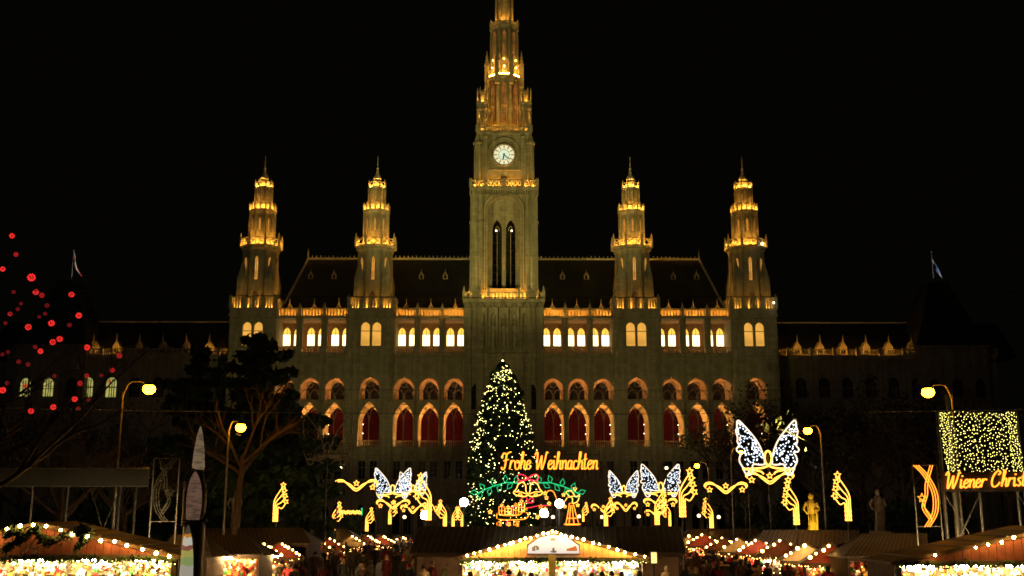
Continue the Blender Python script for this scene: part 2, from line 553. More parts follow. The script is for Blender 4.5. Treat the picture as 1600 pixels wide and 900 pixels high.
def bay_meshes(w, tower=False):
    h = w / 2
    d = {}
    m = MB()
    for sx in (-1, 1):
        a, b = (-h, 0) if sx < 0 else (0, h)
        cx = sx * 0.78
        m.panel(a, b, 0, 6.2, cx, 0.52, 0.9, 3.8, 4.9, 0, 0.6, 5)
        m.panel(a, b, 6.2, zG, cx, 0.47, 8.2, 10.6, 10.6, 0, 0.6, 3)
    m.panel(-h, h, zG, zU, 0, 1.47, zL, zL + 3.3, zLa, 0, 0.7, 8)
    m.panel(-h, h, zU, zB, 0, 1.36, zU + .12, zU + 1.7, zUa, 0, 0.7, 8)
    m.box(-h, h, 0, 0.7, zB, zR0)
    m.box(-h, h, -0.18, 0, zG - .55, zG - .1)
    m.box(-h, h, -0.28, 0, zR0 - .42, zR0 - .05)
    m.box(-h, h, -0.16, 0, zB + .1, zB + .32)
    m.box(-h, h, -0.12, 0, 6.05, 6.4)
    # blind arcade frieze
    n = 9
    for i in range(n):
        x = -h + w * (i + .5) / n
        m.box(x - .07, x + .07, -0.12, 0, zR0 - 1.35, zR0 - .95)
    m.box(-h, h, -.14, 0, zR0 - .95, zR0 - .78)
    for sx in (-1, 1):                                   # piers between the bays
        x0, x1 = (-h, -h + .17) if sx < 0 else (h - .17, h)
        m.box(x0, x1, -.42, 0, 0, zG - .6)
        m.box(x0, x1, -.32, 0, zG - .6, zB)
        m.box(x0, x1, -.24, 0, zB, zR0 - .45)
        m.box(x0, x1, -.30, 0, zR0, zLin - .05)
    # edge shafts with little caps
    for sx in (-1, 1):
        m.frus((sx * (h - .2), -.3), .13, .13, zG, zU - .35, 6)
        m.frus((sx * (h - .2), -.3), .13, .26, zU - .35, zU, 6)
        m.frus((sx * (h - .2), -.3), .18, .03, zU, zU + 1.6, 6)
    if not tower:
        m.box(-h, h, 0.6, yrc + .3, zR0 - .3, zR0)                          # recess floor
        m.box(-h, h, -0.05, yrc + .3, zLin, zPar0 + .02)                    # lintel, ceiling
        m.box(-h, h, -0.25, .1, zPar0 - .22, zPar0 + .05)
        for sx in (-1, 1):
            x0, x1 = (-h, -h + .42) if sx < 0 else (h - .42, h)
            m.box(x0, x1, 0, .8, zR0, zLin)
            xc = (x0 + x1) / 2
            m.frus((xc, 0), .26, .2, zR0, zR0 + 1.3, 8)
            m.frus((xc, 0), .17, .3, zLin - .7, zLin - .1, 8)
    else:
        m.panel(-h, 0, zR0, zPar0, -.78, .62, zRw, Z(513), Z(505), 0, .6, 6)
        m.panel(0, h, zR0, zPar0, .78, .62, zRw, Z(513), Z(505), 0, .6, 6)
        m.box(-h, h, -.35, .1, zPar0 - .35, zPar0 + .05)
    d['wall'] = m.mesh('bay_wall', STONE)
    # gallery behind the arches
    m = MB()
    m.panel(-h, h, zG, zU, 0, 1.25, zG + .02, zG + 3.6, Z(637, 153.3), ybk, ybk + .5, 8)
    m.panel(-h, h, zU, zB, 0, 1.05, zU + .1, zU + 1.6, zUa - .25, ybk, ybk + .5, 8)
    m.box(-h, h, .7, ybk + .6, zG - .4, zG)
    m.box(-h, h, .7, ybk + .6, zB - .05, zB + .3)
    m.box(-h, h, .7, ybk, zU - .16, zU - .02)  # slab added between the tiers to block the lower lamps' light
    d['gallery'] = m.mesh('gallery_wall', OCHRE)
    m = MB()
    m.prism(arch_fill(1.25, zG, zG + 3.6, Z(637, 153.3)), ybk + .3, ybk + .36)
    for i in range(9):                                                      # folds
        x = -1.15 + i * .2875
        m.tube([(x, ybk + .3, zG), (x, ybk + .3, zG + 4.0 + (.9 if abs(x) < .6 else 0))], .07, 5)
    d['curtain'] = m.mesh('curtain', CURTAIN)
    m = MB()
    m.prism(arch_fill(1.05, zU, zU + 1.6, zUa - .25), ybk + .3, ybk + .36)
    d['upper_glass'] = m.mesh('upper_window', DARKGLASS)
    # tracery of the big arch: mullion, Y branches; upper: twin lights and ring
    m = MB()
    yt = .3
    zs = zL + 3.6
    m.tube([(0, yt, zL), (0, yt, zs + .3)], .06, 5)
    for sx in (-1, 1):
        m.tube(smooth([(0, yt, zs), (sx * .18, yt, zs + 1.0), (sx * .55, yt, zs + 1.75), (sx * .98, yt, zs + 2.05)], 4), .085, 5)
    m.tube([(-.5, yt, zs + 1.95), (0, yt, zs + 1.5), (.5, yt, zs + 1.95)], .06, 5)
    m.tube([(-.35, yt, zs + 2.3), (.35, yt, zs + 2.3)], .05, 5)
    d['tracery'] = m.mesh('tracery', STONE2)
    m = MB()
    zb = zU + .12
    m.tube([(0, yt, zb), (0, yt, zb + 1.0)], .09, 5)
    m.box(-1.4, 1.4, .15, .45, zb - .1, zb + .12)
    for sx in (-1, 1):
        m.tube([(p[0], yt, p[1]) for p in arch(.56, zb + .7, zb + 1.5, 6, sx * .66)], .08, 5)
        m.tube([(sx * .1, yt, zb), (sx * .1, yt, zb + .8)], .07, 5)
    m.tube([(.42 * math.cos(i * PI / 6), yt, zUa - .95 + .42 * math.sin(i * PI / 6)) for i in range(12)], .085, 5, True)
    d['upper_tracery'] = m.mesh('upper_tracery', STONE2)
    m = MB()
    baluster_run(m, (-1.46, .12), (1.46, .12), zL, zL + .95, 11, .1)
    d['balustrade'] = m.mesh('balustrade', STONE)
    d['lamp'] = []
    for (x0, x1, y0, y1, z0, z1), mt in (((-.5, .5, 1.0, 1.15, zG + .02, zG + .1), GALLERY), ((-1.25, -.65, .74, .80, zU - .45, zU - .3), GALLERY),
                                         ((.65, 1.25, .74, .80, zU - .45, zU - .3), GALLERY), ((-.5, .5, 1.6, 1.75, zB - .5, zB - .45), GALLERY_UP)):
        m = MB()
        m.box(x0, x1, y0, y1, z0, z1)
        d['lamp'].append(m.mesh('gallery_lamp', mt))
    m = MB()
    for z in (Z(664, 153), Z(678, 153)):
        m.ball((0, 0, z), .06)
    d['sconce'] = m.mesh('sconce', SCONCE)
    # dark windows of the lower floors
    m = MB()
    m.box(-.47, .47, .34, .38, 8.2, 10.6)
    m.k = 1
    m.box(-.03, .03, .3, .34, 8.2, 10.6)
    m.box(-.47, .47, .3, .34, 9.7, 9.77)
    d['low_win'] = m.mesh('window', DARKGLASS, STONE2)
    d['low_win_lit'] = m.mesh('window', WIN_DIM, STONE2)
    m = MB()
    m.prism(arch_fill(.52, .9, 3.8, 4.9, 5), .36, .4)
    d['door_win'] = m.mesh('window', DARKGLASS)
    if not tower:
        m = MB()
        for cx in (-.78, .78):
            a, b = (-h, 0) if cx < 0 else (0, h)
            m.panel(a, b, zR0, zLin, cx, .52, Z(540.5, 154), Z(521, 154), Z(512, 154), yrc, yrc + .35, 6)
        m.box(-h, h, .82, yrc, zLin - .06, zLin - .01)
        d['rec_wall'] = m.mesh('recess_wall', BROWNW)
        za, zt, zs_, zp = Z(540.5, 154), Z(522.5, 154), Z(521, 154), Z(512, 154)
        m = MB()
        m.box(-.52, .52, .22, .26, za, zt)
        m.k = 1
        m.box(-.025, .025, .17, .22, za, zp - .1)
        m.box(-.52, .52, .17, .22, zt - .04, zt + .04)
        d['hot'] = m.mesh('window', WIN_HOT, DWOOD)
        m = MB()
        m.prism(arch_fill(.52, zt, zs_, zp, 6), .22, .26)
        d['hot_top'] = m.mesh('window_head', WIN_TOP)
        m = MB()
        baluster_run(m, (-h + .42, .25), (h - .42, .25), zR0, zRw, 7, .15)
        d['rec_bal'] = m.mesh('balustrade', STONE)
        m = MB()
        m.box(-h + .5, h - .5, .75, .85, zR0 + .02, zR0 + .1)
        d['rec_strip'] = m.mesh('lamp_strip', STRIP_DIM)
        m = MB()
        baluster_run(m, (-h + .2, -.05), (h - .2, -.05), zPar0 + .02, zPar1, 7, .16, .13)
        d['par'] = m.mesh('roof_balustrade', STONE)
        m = MB()
        m.box(-.22, .22, -.22, .22, zPar0, zPar1 + .12)
        m.frus((0, 0), .2, .02, zPar1 + .12, zPar1 + .75, 4)
        d['post'] = m.mesh('balustrade_post', STONE)
        m = MB()
        m.box(-h + .25, h - .25, .30, .36, zPar0 + .05, zPar0 + .1)
        d['par_strip'] = m.mesh('lamp_strip', STRIP_LO)
        m = MB()
        m.box(-h, h, .95, 1.2, zPar0, zPar1 - .05)
        d['par_wall'] = m.mesh('eaves_wall', OCHRE)
        # dormer
        m = MB()
        w0 = .52
        m.prism([(-w0, 0), (w0, 0), (w0, .8), (0, 1.75), (-w0, .8)], 0, 2.2)
        m.tube([(-w0 - .1, -.06, .7), (0, -.06, 1.85), (w0 + .1, -.06, .7)], .1, 5)
        m.box(-w0 - .06, -w0 + .12, -.1, .1, 0, .85)
        m.box(w0 - .12, w0 + .06, -.1, .1, 0, .85)
        m.frus((0, -.04), .07, .015, 1.7, 2.7, 6)
        m.k = 1
        m.prism(arch_fill(.24, .12, .65, 1.0, 4), -.03, .0)
        m.k = 2
        m.add([(-w0 - .12, 0, .72), (0, 0, 1.83), (0, 2.2, 1.83), (-w0 - .12, 2.2, .72), (w0 + .12, 0, .72), (w0 + .12, 2.2, .72)], [(0, 1, 2, 3), (1, 4, 5, 2)])
        d['dormer'] = m.mesh('dormer', STONE, DARKGLASS, SLATE)
    else:
        m = MB()
        m.prism(arch_fill(.62, zRw, Z(513), Z(505), 6), .42, .46)
        m.k = 1
        m.box(-.62, .62, .36, .42, Z(519), Z(519) + .08)
        d['gold'] = m.mesh('window', WIN_GOLD, DWOOD)
        m = MB()
        m.box(-.5, .5, .3, .36, zR0 + .1, zRw - .15)
        d['gold_low'] = m.mesh('window_foot', WIN_GOLD)
    return d


BAY = bay_meshes(BP)
TW = 6.05
TBAY = bay_meshes(TW, True)


def lower_windows(D, wall, lits=()):
    for i, cx in enumerate((-.78, .78)):
        put(D['low_win_lit' if i in lits else 'low_win'], 'window', wall, (cx, 0, 0))
        put(D['door_win'], 'window', wall, (cx, 0, 0))


def gallery(D, wall, sx):
    gw = put(D['gallery'], 'gallery_wall', wall)
    put(D['curtain'], 'curtain', wall)
    put(D['upper_glass'], 'upper_window', wall)
    put(D['tracery'], 'tracery', wall)
    put(D['upper_tracery'], 'upper_tracery', wall)
    put(D['balustrade'], 'balustrade', wall)
    for q in D['lamp']:
        put(q, 'gallery_lamp', wall)
    if sx > 0 or abs(wall.location.x) > 17:
        put(D['sconce'], 'sconce', wall, (1.15 * sx, ybk - .15, 0))


centres = [6.86, 10.32, 13.78, 23.32, 26.78, 30.24]
for sx in (-1, 1):
    for i, c in enumerate(centres):
        wall = put(BAY['wall'], 'bay_wall', hall, (sx * c, 0, 0))
        lower_windows(BAY, wall, {(-1, 5): (0, 1), (-1, 4): (0,)}.get((sx, i), ()))
        gallery(BAY, wall, sx)
        put(BAY['rec_wall'], 'recess_wall', wall)
        for cx in (-.78, .78):
            put(BAY['hot'], 'window', wall, (cx, yrc, 0))
            put(BAY['hot_top'], 'window_head', wall, (cx, yrc, 0))
        put(BAY['rec_bal'], 'balustrade', wall)
        put(BAY['rec_strip'], 'lamp_strip', wall)
        put(BAY['par'], 'roof_balustrade', wall)
        put(BAY['par_strip'], 'lamp_strip', wall)
        put(BAY['par_wall'], 'eaves_wall', wall)
        for px_ in (-BP / 2, BP / 2) if i in (0, 3) else (BP / 2,):
            put(BAY['post'], 'balustrade_post', wall, (px_ * sx, -.05, 0))
# roof: steep slate hips, lead ridge and hips, dormers
zE, zRd, yE, yRd = zPar0 + .2, Z(405, 159), 1.3, 9.0
xe, xr = 31.9, 29.3
m = MB()
m.add([(-xe, yE, zE), (xe, yE, zE), (xr, yRd, zRd), (-xr, yRd, zRd), (-xe, 2 * yRd - yE, zE), (xe, 2 * yRd - yE, zE)],
      [(0, 1, 2, 3), (1, 5, 2), (4, 3, 2, 5), (0, 3, 4), (0, 4, 5, 1)])
roof = m.build('roof', SLATE, hall)
m = MB()
m.tube([(-xr, yRd, zRd), (xr, yRd, zRd)], .2, 6)
for i in range(95):
    x = -xr + 2 * xr * i / 94
    m.tube([(x, yRd, zRd), (x, yRd, zRd + .5)], .05, 4)
m.build('ridge_cresting', LEAD, roof)
for sx in (-1, 1):
    m = MB()
    m.tube([(sx * xe, yE, zE), (sx * xr, yRd, zRd)], .17, 6)
    m.build('hip_cap', LEAD, roof)
    m = MB()
    m.frus((sx * xr, yRd), .12, .02, zRd, zRd + 1.6, 6)
    m.build('finial', LEAD, roof)
sl = (zRd - zE) / (yRd - yE)
for sx in (-1, 1):
    for c in centres:
        put(BAY['dormer'], 'dormer', roof, (sx * c, yE + .05, zE + .05))
    for c in (8.6, 12.1, 24.9, 28.3):
        zz = Z(436, 156)
        put(BAY['dormer'], 'dormer', roof, (sx * c, yE + (zz - zE) / sl - .1, zz), 0, .62)


# ---- side towers
def frame_of(ap0, z0, ap1, z1, z):
    return ap0 + (ap1 - ap0) * (z - z0) / (z1 - z0)


def tower_meshes():
    d = {}
    Y0 = 151.5
    s = lambda py: mpp(py, Y0)
    z = lambda py: Z(py, Y0)
    c = (0, 3.0)
    # square base from the parapet up (balcony), drawn around axis y=3
    m = MB()
    zb0, zb1 = zPar0 + .05, z(468)
    m.box(-3.1, 3.1, .2, 6.0, zPar0 - .6, zPar0 + .08)
    m.box(-3.3, 3.3, -.45, 6.3, zPar0 - .12, zPar0 + .12)
    m.box(-3.2, 3.2, -.32, 6.2, zPar0 + .12, z(488))
    za, zc = zPar0, z(392)
    m.frus(c, 2.45, 2.25, za, zc, 8)
    for sx in (-1, 1):                                   # broaches and corner buttresses
        for sy in (-1, 1):
            x, y = sx * 1.95, 3 + sy * 1.95
            m.frus((x, y), .75, .62, za, z(440), 4)
            m.frus((x, y), .62, .12, z(440), z(412), 4)
            m.frus((x, y), .1, .02, z(412), z(402), 6)
    for k in range(8):                                   # hood mouldings over the slits
        a = -PI / 2 + k * PI / 4
        q = Matrix.Rotation(a + PI / 2, 3, 'Z')
        mm = [(p[0], -2.36, p[1]) for p in arch(.42, z(411), z(405), 4)]
        m.tube([Vector((0, 3, 0)) + q @ Vector(p) for p in mm], .09, 5)
        for e in (-1, 1):
            m.tube([Vector((0, 3, 0)) + q @ Vector((e * .95, -2.43, za)), Vector((0, 3, 0)) + q @ Vector((e * .93, -2.28, zc))], .1, 5)
    m.frus(c, 2.3, 2.5, zc - .4, zc, 8)
    m.frus(c, 2.25, 2.72, zc, z(389), 8)
    m.frus(c, 2.72, 2.78, z(389), z(388), 8)
    # third stage
    a3 = 18.0 * s(350)
    m.frus(c, a3, a3 * .95, z(388), z(331), 8)
    for k in range(8):
        x, y = octo(a3 * 1.0, c)[k]
        m.frus((x, y), .13, .13, z(388), z(331), 6)
    m.frus(c, a3 * .95, a3 * 1.1, z(337), z(331), 8)
    # fourth stage
    a4 = 11.0 * s(305)
    m.frus(c, a4 * 1.05, a4 * .92, z(331), z(294), 8)
    for k in range(8):
        x, y = octo(a4 * 1.12, c)[k]
        m.frus((x, y), .1, .1, z(325), z(294), 6)
    m.frus(c, a4 * .95, a4 * 1.15, z(296), z(293), 8)
    d['shaft'] = m.mesh('tower_shaft', STONE)
    m = MB()
    m.lathe((0, 3, 0), [(a4 * .85, z(293)), (a4 * .75, z(286)), (a4 * .6, z(284)), (.42, z(281)), (.62, z(279)), (.5, z(275)), (.25, z(271)), (.16, z(266)), (.07, z(258)), (.03, z(243)), (0, z(242))], 10)
    m.ball((0, 3, z(262)), .2)
    d['cap'] = m.mesh('tower_cap', LEAD)
    # balcony balustrades
    m = MB()
    q = 3.12
    pts = [(-q, -.2), (q, -.2), (q, 6.1), (-q, 6.1)]
    for i in range(4):
        a, b = Vector(pts[i]), Vector(pts[(i + 1) % 4])
        segs = ((.03, .27), (.32, .47), (.53, .68), (.73, .97))
        for u0, u1 in segs:
            baluster_run(m, a + (b - a) * u0, a + (b - a) * u1, z(488), z(470), 4 if u1 - u0 > .2 else 2, .16, .13)
        for u in (0, .295, .5, .705):
            p = a + (b - a) * u
            m.box(p.x - .22, p.x + .22, p.y - .18, p.y + .18, z(488), z(469))
            m.frus((p.x, p.y), .13, .03, z(469), z(465), 4)
    d['bal1'] = m.mesh('balcony_balustrade', STONE)
    m = MB()
    ringstrip(m, [(-2.75, .12), (2.75, .12), (2.75, 5.8), (-2.75, 5.8)], z(486.8), .045)
    d['strip1'] = m.mesh('lamp_strip', STRIP)
    m = MB()
    o = octo(2.72, c)
    for i in range(8):
        lattice_run(m, o[i], o[(i + 1) % 8], z(388), z(376), 2, .065)
        m.frus(o[i], .17, .15, z(388), z(374), 6)
        m.frus(o[i], .15, .02, z(374), z(366), 6)
    d['bal2'] = m.mesh('balcony_balustrade', STONE)
    m = MB()
    ringstrip(m, octo(2.3, c), z(386), .045)
    d['strip2'] = m.mesh('lamp_strip', STRIP)
    m = MB()                                             # lower crown: little arcade with lights behind
    o = octo(a3 * 1.06, c)
    for i in range(8):
        a, b = Vector(o[i]), Vector(o[(i + 1) % 8])
        for t in (0, .5):
            p = a + (b - a) * t
            m.frus(p, .11, .11, z(331), z(321), 5)
            m.frus(p, .12, .02, z(321), z(317.5), 5)
        for zz in (z(330), z(322)):
            m.tube([(a.x, a.y, zz), (b.x, b.y, zz)], .085, 4)
    d['crown1'] = m.mesh('crown', STONE)
    m = MB()
    ringstrip(m, octo(a3 * .88, c), z(329), .05)
    d['cstrip1'] = m.mesh('lamp_strip', STRIP)
    m = MB()
    o = octo(a4 * 1.13, c)
    for i in range(8):
        a, b = Vector(o[i]), Vector(o[(i + 1) % 8])
        m.frus(a, .09, .09, z(293), z(285), 5)
        m.frus(a, .1, .02, z(285), z(281), 5)
        for zz in (z(292), z(286)):
            m.tube([(a.x, a.y, zz), (b.x, b.y, zz)], .07, 4)
    d['crown2'] = m.mesh('crown', STONE)
    m = MB()
    ringstrip(m, octo(a4 * .96, c), z(291.5), .04)
    d['cstrip2'] = m.mesh('lamp_strip', STRIP)

    def slit(hw, z0, z1, y):
        m = MB()
        m.prism(arch_fill(hw, z0, z1 - hw * 1.6, z1, 4), y, y + .06)
        m.k = 1
        m.tube([(-hw, y, z0), (-hw, y, z1 - hw * 1.6), (0, y, z1 + .05), (hw, y, z1 - hw * 1.6), (hw, y, z0)], .07, 4)
        m.box(-.03, .03, y - .02, y, z0, z1 - .3)
        return m
    d['slit'] = slit(.27, z(441), z(404), -2.40).mesh('slit_window', SLIT, STONE)
    d['slit3'] = slit(.17, z(363), z(343), -a3 * .985).mesh('slit_window', SLIT, STONE)
    d['slit4'] = slit(.12, z(317), z(297), -a4 * 1.04).mesh('slit_window', SLIT_RED, STONE)
    m = MB()
    m.prism(arch_fill(.38, z(488), z(466), z(459), 4), -2.5, -2.44)
    d['door'] = m.mesh('balcony_door', DWOOD)
    return d


TM = tower_meshes()


def axis_empty_slits(parent, mesh, name, ks, cy_=3.0):
    for k in ks:
        a = k * PI / 4
        o = put(mesh, name, parent, (0, cy_, 0), a)


tower_labels = ['outermost side tower on the left, beside the dark conifer', 'inner side tower left of the clock tower',
                'inner side tower right of the clock tower', 'outermost side tower on the right, above the bare trees']
for ti, tx in enumerate((-34.8, -18.4, 18.4, 34.8)):
    sx = 1 if tx > 0 else -1
    base = put(TBAY['wall'], 'tower_wall', hall, (tx, -1.0, 0))
    lower_windows(TBAY, base, (0, 1) if ti == 0 else ())
    gallery(TBAY, base, sx)
    for cx in (-.78, .78):
        put(TBAY['gold'], 'window', base, (cx, 0, 0))
        put(TBAY['gold_low'], 'window_foot', base, (cx, 0, 0))
    m = MB()                                             # sides of the tower below the parapet
    for e in (-1, 1):
        m.box(e * TW / 2 - .03 * e - .25, e * TW / 2 - .03 * e + .25, .05, 7.0, 0, zPar0)
    m.box(-3, 3, 4.0, 4.3, zB, zPar0)
    for e in (-1, 1):                                    # angle buttresses
        m.box(e * 2.75 - .38, e * 2.75 + .38, -.4, .0, 0, zR0 - .6)
        m.box(e * 2.75 - .3, e * 2.75 + .3, -.25, .0, zR0 - .6, zPar0 - .4)
        m.frus((e * 2.75, -.3), .3, .05, zR0 - .6, zR0 + .7, 4)
    m.build('buttress', STONE, base)
    sh = put(TM['shaft'], 'tower_shaft', hall, (tx, -1.0, 0))
    sh['label'] = tower_labels[ti]
    for k_, nm in (('cap', 'tower_cap'), ('bal1', 'balcony_balustrade'), ('strip1', 'lamp_strip'), ('bal2', 'balcony_balustrade'), ('strip2', 'lamp_strip'),
                   ('crown1', 'crown'), ('cstrip1', 'lamp_strip'), ('crown2', 'crown'), ('cstrip2', 'lamp_strip')):
        put(TM[k_], nm, sh)
    axis_empty_slits(sh, TM['slit'], 'slit_window', (0, 1, 7, 2, 6))
    axis_empty_slits(sh, TM['slit3'], 'slit_window', (0, 1, 7))
    axis_empty_slits(sh, TM['slit4'], 'slit_window', (0, 1, 7))
    put(TM['door'], 'balcony_door', sh, (0, 3, 0))
# two bare bulbs on the right-hand outer tower
m = MB(); m.ball(at(1191, 381, 149) - Vector((0, HALL_Y, 0)), .17, 8, 6)
m.build('parapet_floodlight', SPARK, hall)
m = MB(); m.ball(at(1209, 473, 148) - Vector((0, HALL_Y, 0)), .13, 8, 6)
m.build('parapet_floodlight', SPARK, hall)

# ---- clock tower (axis at local y=+1.4, front face near y=-4)
TY = 146.0
tz = lambda py: Z(py, TY)
ts = lambda py: mpp(py, TY)
ax = (0, 1.4)
F = -4.0
m = MB()
zb = tz(470)
m.box(-5.45, 5.45, F, 6.8, 0, zb)
for sx in (-1, 1):
    for o_ in (4.85, 3.2):
        m.box(sx * o_ - .5, sx * o_ + .5, F - .5, F, 0, tz(560))
        m.box(sx * o_ - .42, sx * o_ + .42, F - .35, F, tz(560), tz(482))
        m.frus((sx * o_, F - .3), .42, .05, tz(482), tz(472), 4)
for py in (470, 556, 590, 700):
    m.box(-5.6, 5.6, F - .25, F, tz(py) - .2, tz(py) + .2)
for i in range(24):
    x = -5.2 + 10.4 * i / 23
    m.box(x - .1, x + .1, F - .2, F, tz(478), tz(473))
base = m.build('clock_tower_base', STONE2, hall)
# portal arch at the foot, statues in niches higher up
for i, px_ in enumerate((-33, -16.5, 0, 16.5, 33)):
    x = px_ * ts(510)
    w_ = .5
    m = MB()
    m.panel(x - w_ - .14, x + w_ + .14, tz(548), tz(481), x, w_ - .1, tz(545), tz(500), tz(489), F - .45, F + .05, 6)
    m.frus((x, F - .4), .22, .02, tz(481), tz(474), 4)
    m.box(x - w_ - .1, x + w_ + .1, F - .7, F - .02, tz(552), tz(548))
    m.build('niche', STONE2, base)
    m = MB()
    zz = tz(545)
    hh = tz(500) - zz
    m.lathe((x, F - .22, zz), [(.34, 0), (.36, hh * .1), (.27, hh * .45), (.3, hh * .68), (.33, hh * .78), (.16, hh * .85), (.1, hh * .87), (.17, hh * .93), (.12, hh), (0, hh * 1.02)], 8, .8)
    m.tube([(x - .3, F - .25, zz + hh * .76), (x - .36, F - .35, zz + hh * .55), (x - .1, F - .5, zz + hh * .52)], .09, 5)
    m.tube([(x + .3, F - .25, zz + hh * .76), (x + .38, F - .3, zz + hh * .5)], .09, 5)
    m.build('statue', STONE2, base)
for sx in (-1, 1):
    for o_ in (1.9, 3.9):
        m = MB()
        m.prism(arch_fill(.45, tz(640), tz(612), tz(600), 5, sx * o_), F - .06, F - .02)
        m.build('blind_window', DARKGLASS, base)

# first balcony
zq0, zq1 = tz(470) + .2, tz(456)
m = MB()
pts = [(-5.45, F + .1), (5.45, F + .1), (5.45, 6.7), (-5.45, 6.7)]
for i in range(4):
    a, b = Vector(pts[i]), Vector(pts[(i + 1) % 4])
    cuts = (0, .17, .31, .69, .83, 1)
    for j, (u0, u1) in enumerate(zip(cuts, cuts[1:])):
        baluster_run(m, a + (b - a) * (u0 + .015), a + (b - a) * (u1 - .015), zq0, zq1, (4, 2, 8, 2, 4)[j], .18, .15)
    for u in cuts[:-1]:
        p = a + (b - a) * u
        m.box(p.x - .2, p.x + .2, p.y - .2, p.y + .2, zq0, zq1 + .1)
        m.frus(p, .18, .02, zq1 + .1, zq1 + .9, 4)
m.build('balcony_balustrade', STONE, base)
m = MB()
ringstrip(m, [(-5.0, F + .42), (5.0, F + .42), (5.0, 6.3), (-5.0, 6.3)], zq0 + .1, .05)
m.build('lamp_strip', STRIP, base)

# shaft with the great twin lancet
zs0, zs1 = tz(470), tz(293)
F2 = F + 1.2
hw = 4.15
m = MB()
m.panel(-hw, hw, zs0, zs1, 0, 2.42, tz(448), tz(328), tz(303), F2, F2 + 1.7, 10)
m.panel(-2.6, 0, tz(450), tz(300), -.95, .66, tz(446), tz(350), tz(334), F2 + 1.7, F2 + 2.2, 7)
m.panel(0, 2.6, tz(450), tz(300), .95, .66, tz(446), tz(350), tz(334), F2 + 1.7, F2 + 2.2, 7)
for e in (-1, 1):
    m.box(e * hw - .4, e * hw + .4, F2 + .02, 6.0, zs0, zs1)
m.box(-hw, hw, 5.6, 6.0, zs0, zs1)
m.box(-hw, hw, F2 + .5, 6, zs1 - .4, zs1)
for e in (-1, 1):                                        # mouldings of the great arch
    for k_, (g_, d_) in enumerate(((2.42, .14), (2.78, .2))):
        m.tube([(e * g_, F2 - .05, tz(450)), (e * g_, F2 - .05, tz(326))], d_, 6)
    for o_, r_ in ((4.15, .58), (3.28, .34)):
        for fy in (F + .75, 5.9):
            m.frus((e * o_, fy), r_, r_ * .93, zs0, zs1, 8)
            m.box(e * o_ - r_ * .7, e * o_ + r_ * .7, fy, fy + .6, zs0, zs1 - .3)
        for py in (346, 400, 452):
            m.frus((e * o_, F + .75), r_ + .08, r_ + .08, tz(py) - .15, tz(py) + .15, 8)
    m.box(e * 3.6 - 1.1, e * 3.6 + 1.1, F2 - .12, F2, tz(346) - .15, tz(346) + .15)
m.tube([(p[0], F2 - .05, p[1]) for p in arch(2.78, tz(326), tz(298), 8)], .24, 6)
m.tube([(p[0], F2 - .02, p[1]) for p in arch(2.42, tz(326), tz(303), 8)], .12, 6)
m.tube([(.45 * math.cos(i * PI / 6), F2 + 1.65, tz(318) + .45 * math.sin(i * PI / 6)) for i in range(12)], .1, 5, True)
m.tube([(0, F2 + 1.65, tz(446)), (0, F2 + 1.65, tz(333))], .2, 6)
shaft = m.build('clock_tower_shaft', STONE, hall)
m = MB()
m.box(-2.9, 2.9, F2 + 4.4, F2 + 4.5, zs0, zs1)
m.build('belfry_dark_sheet', VOID, shaft)  # dark sheet standing in for the shade behind the lancets
for e in (-1, 1):
    m = MB()
    m.tube([(p[0], F2 + 2.0, p[1]) for p in arch(.3, tz(352), tz(344), 4, e * .95)], .07, 5)
    m.tube([(e * .95, F2 + 2.0, tz(446)), (e * .95, F2 + 2.0, tz(352))], .05, 5)
    m.build('tracery', STONE, shaft)
    m = MB()
    m.ball((e * 1.1, F2 + 2.5, tz(350)), .12)
    m.build('belfry_lamp', SCONCE, shaft)
    for j in range(7):
        zz = tz(440) + j * (tz(356) - tz(440)) / 7
        m = MB(); m.box(e * .95 - .66, e * .95 + .66, F2 + 2.9, F2 + 3.4, zz, zz + .1)
        m.build('louvre', VOID, shaft)

# second balcony
zc0, zc1 = tz(293), tz(280.5)
m = MB()
m.box(-4.75, 4.75, F - .05, 6.6, zc0 - .3, zc0 + .1)
for i in range(28):
    x = -4.7 + 9.4 * i / 27
    m.box(x - .1, x + .1, F + .1, F + .8, zc0 - 1.0, zc0 - .3)
bal2 = m.build('balcony_floor', STONE, hall)
m = MB()
pts = [(-4.65, F + .1), (4.65, F + .1), (4.65, 6.4), (-4.65, 6.4)]
for i in range(4):
    a, b = Vector(pts[i]), Vector(pts[(i + 1) % 4])
    cuts = (0, .22, .5, .78, 1)
    for j, (u0, u1) in enumerate(zip(cuts, cuts[1:])):
        lattice_run(m, a + (b - a) * (u0 + .02), a + (b - a) * (u1 - .02), zc0 + .1, zc1, (2, 4, 4, 2)[j], .065)
    for u in cuts[:-1]:
        p = a + (b - a) * u
        m.box(p.x - .2, p.x + .2, p.y - .2, p.y + .2, zc0, zc1 + .15)
m.build('balcony_balustrade', STONE, bal2)
m = MB()
ringstrip(m, [(-4.4, F + .42), (4.4, F + .42), (4.4, 6.0), (-4.4, 6.0)], zc0 + .2, .05)
m.build('lamp_strip', STRIP, bal2)

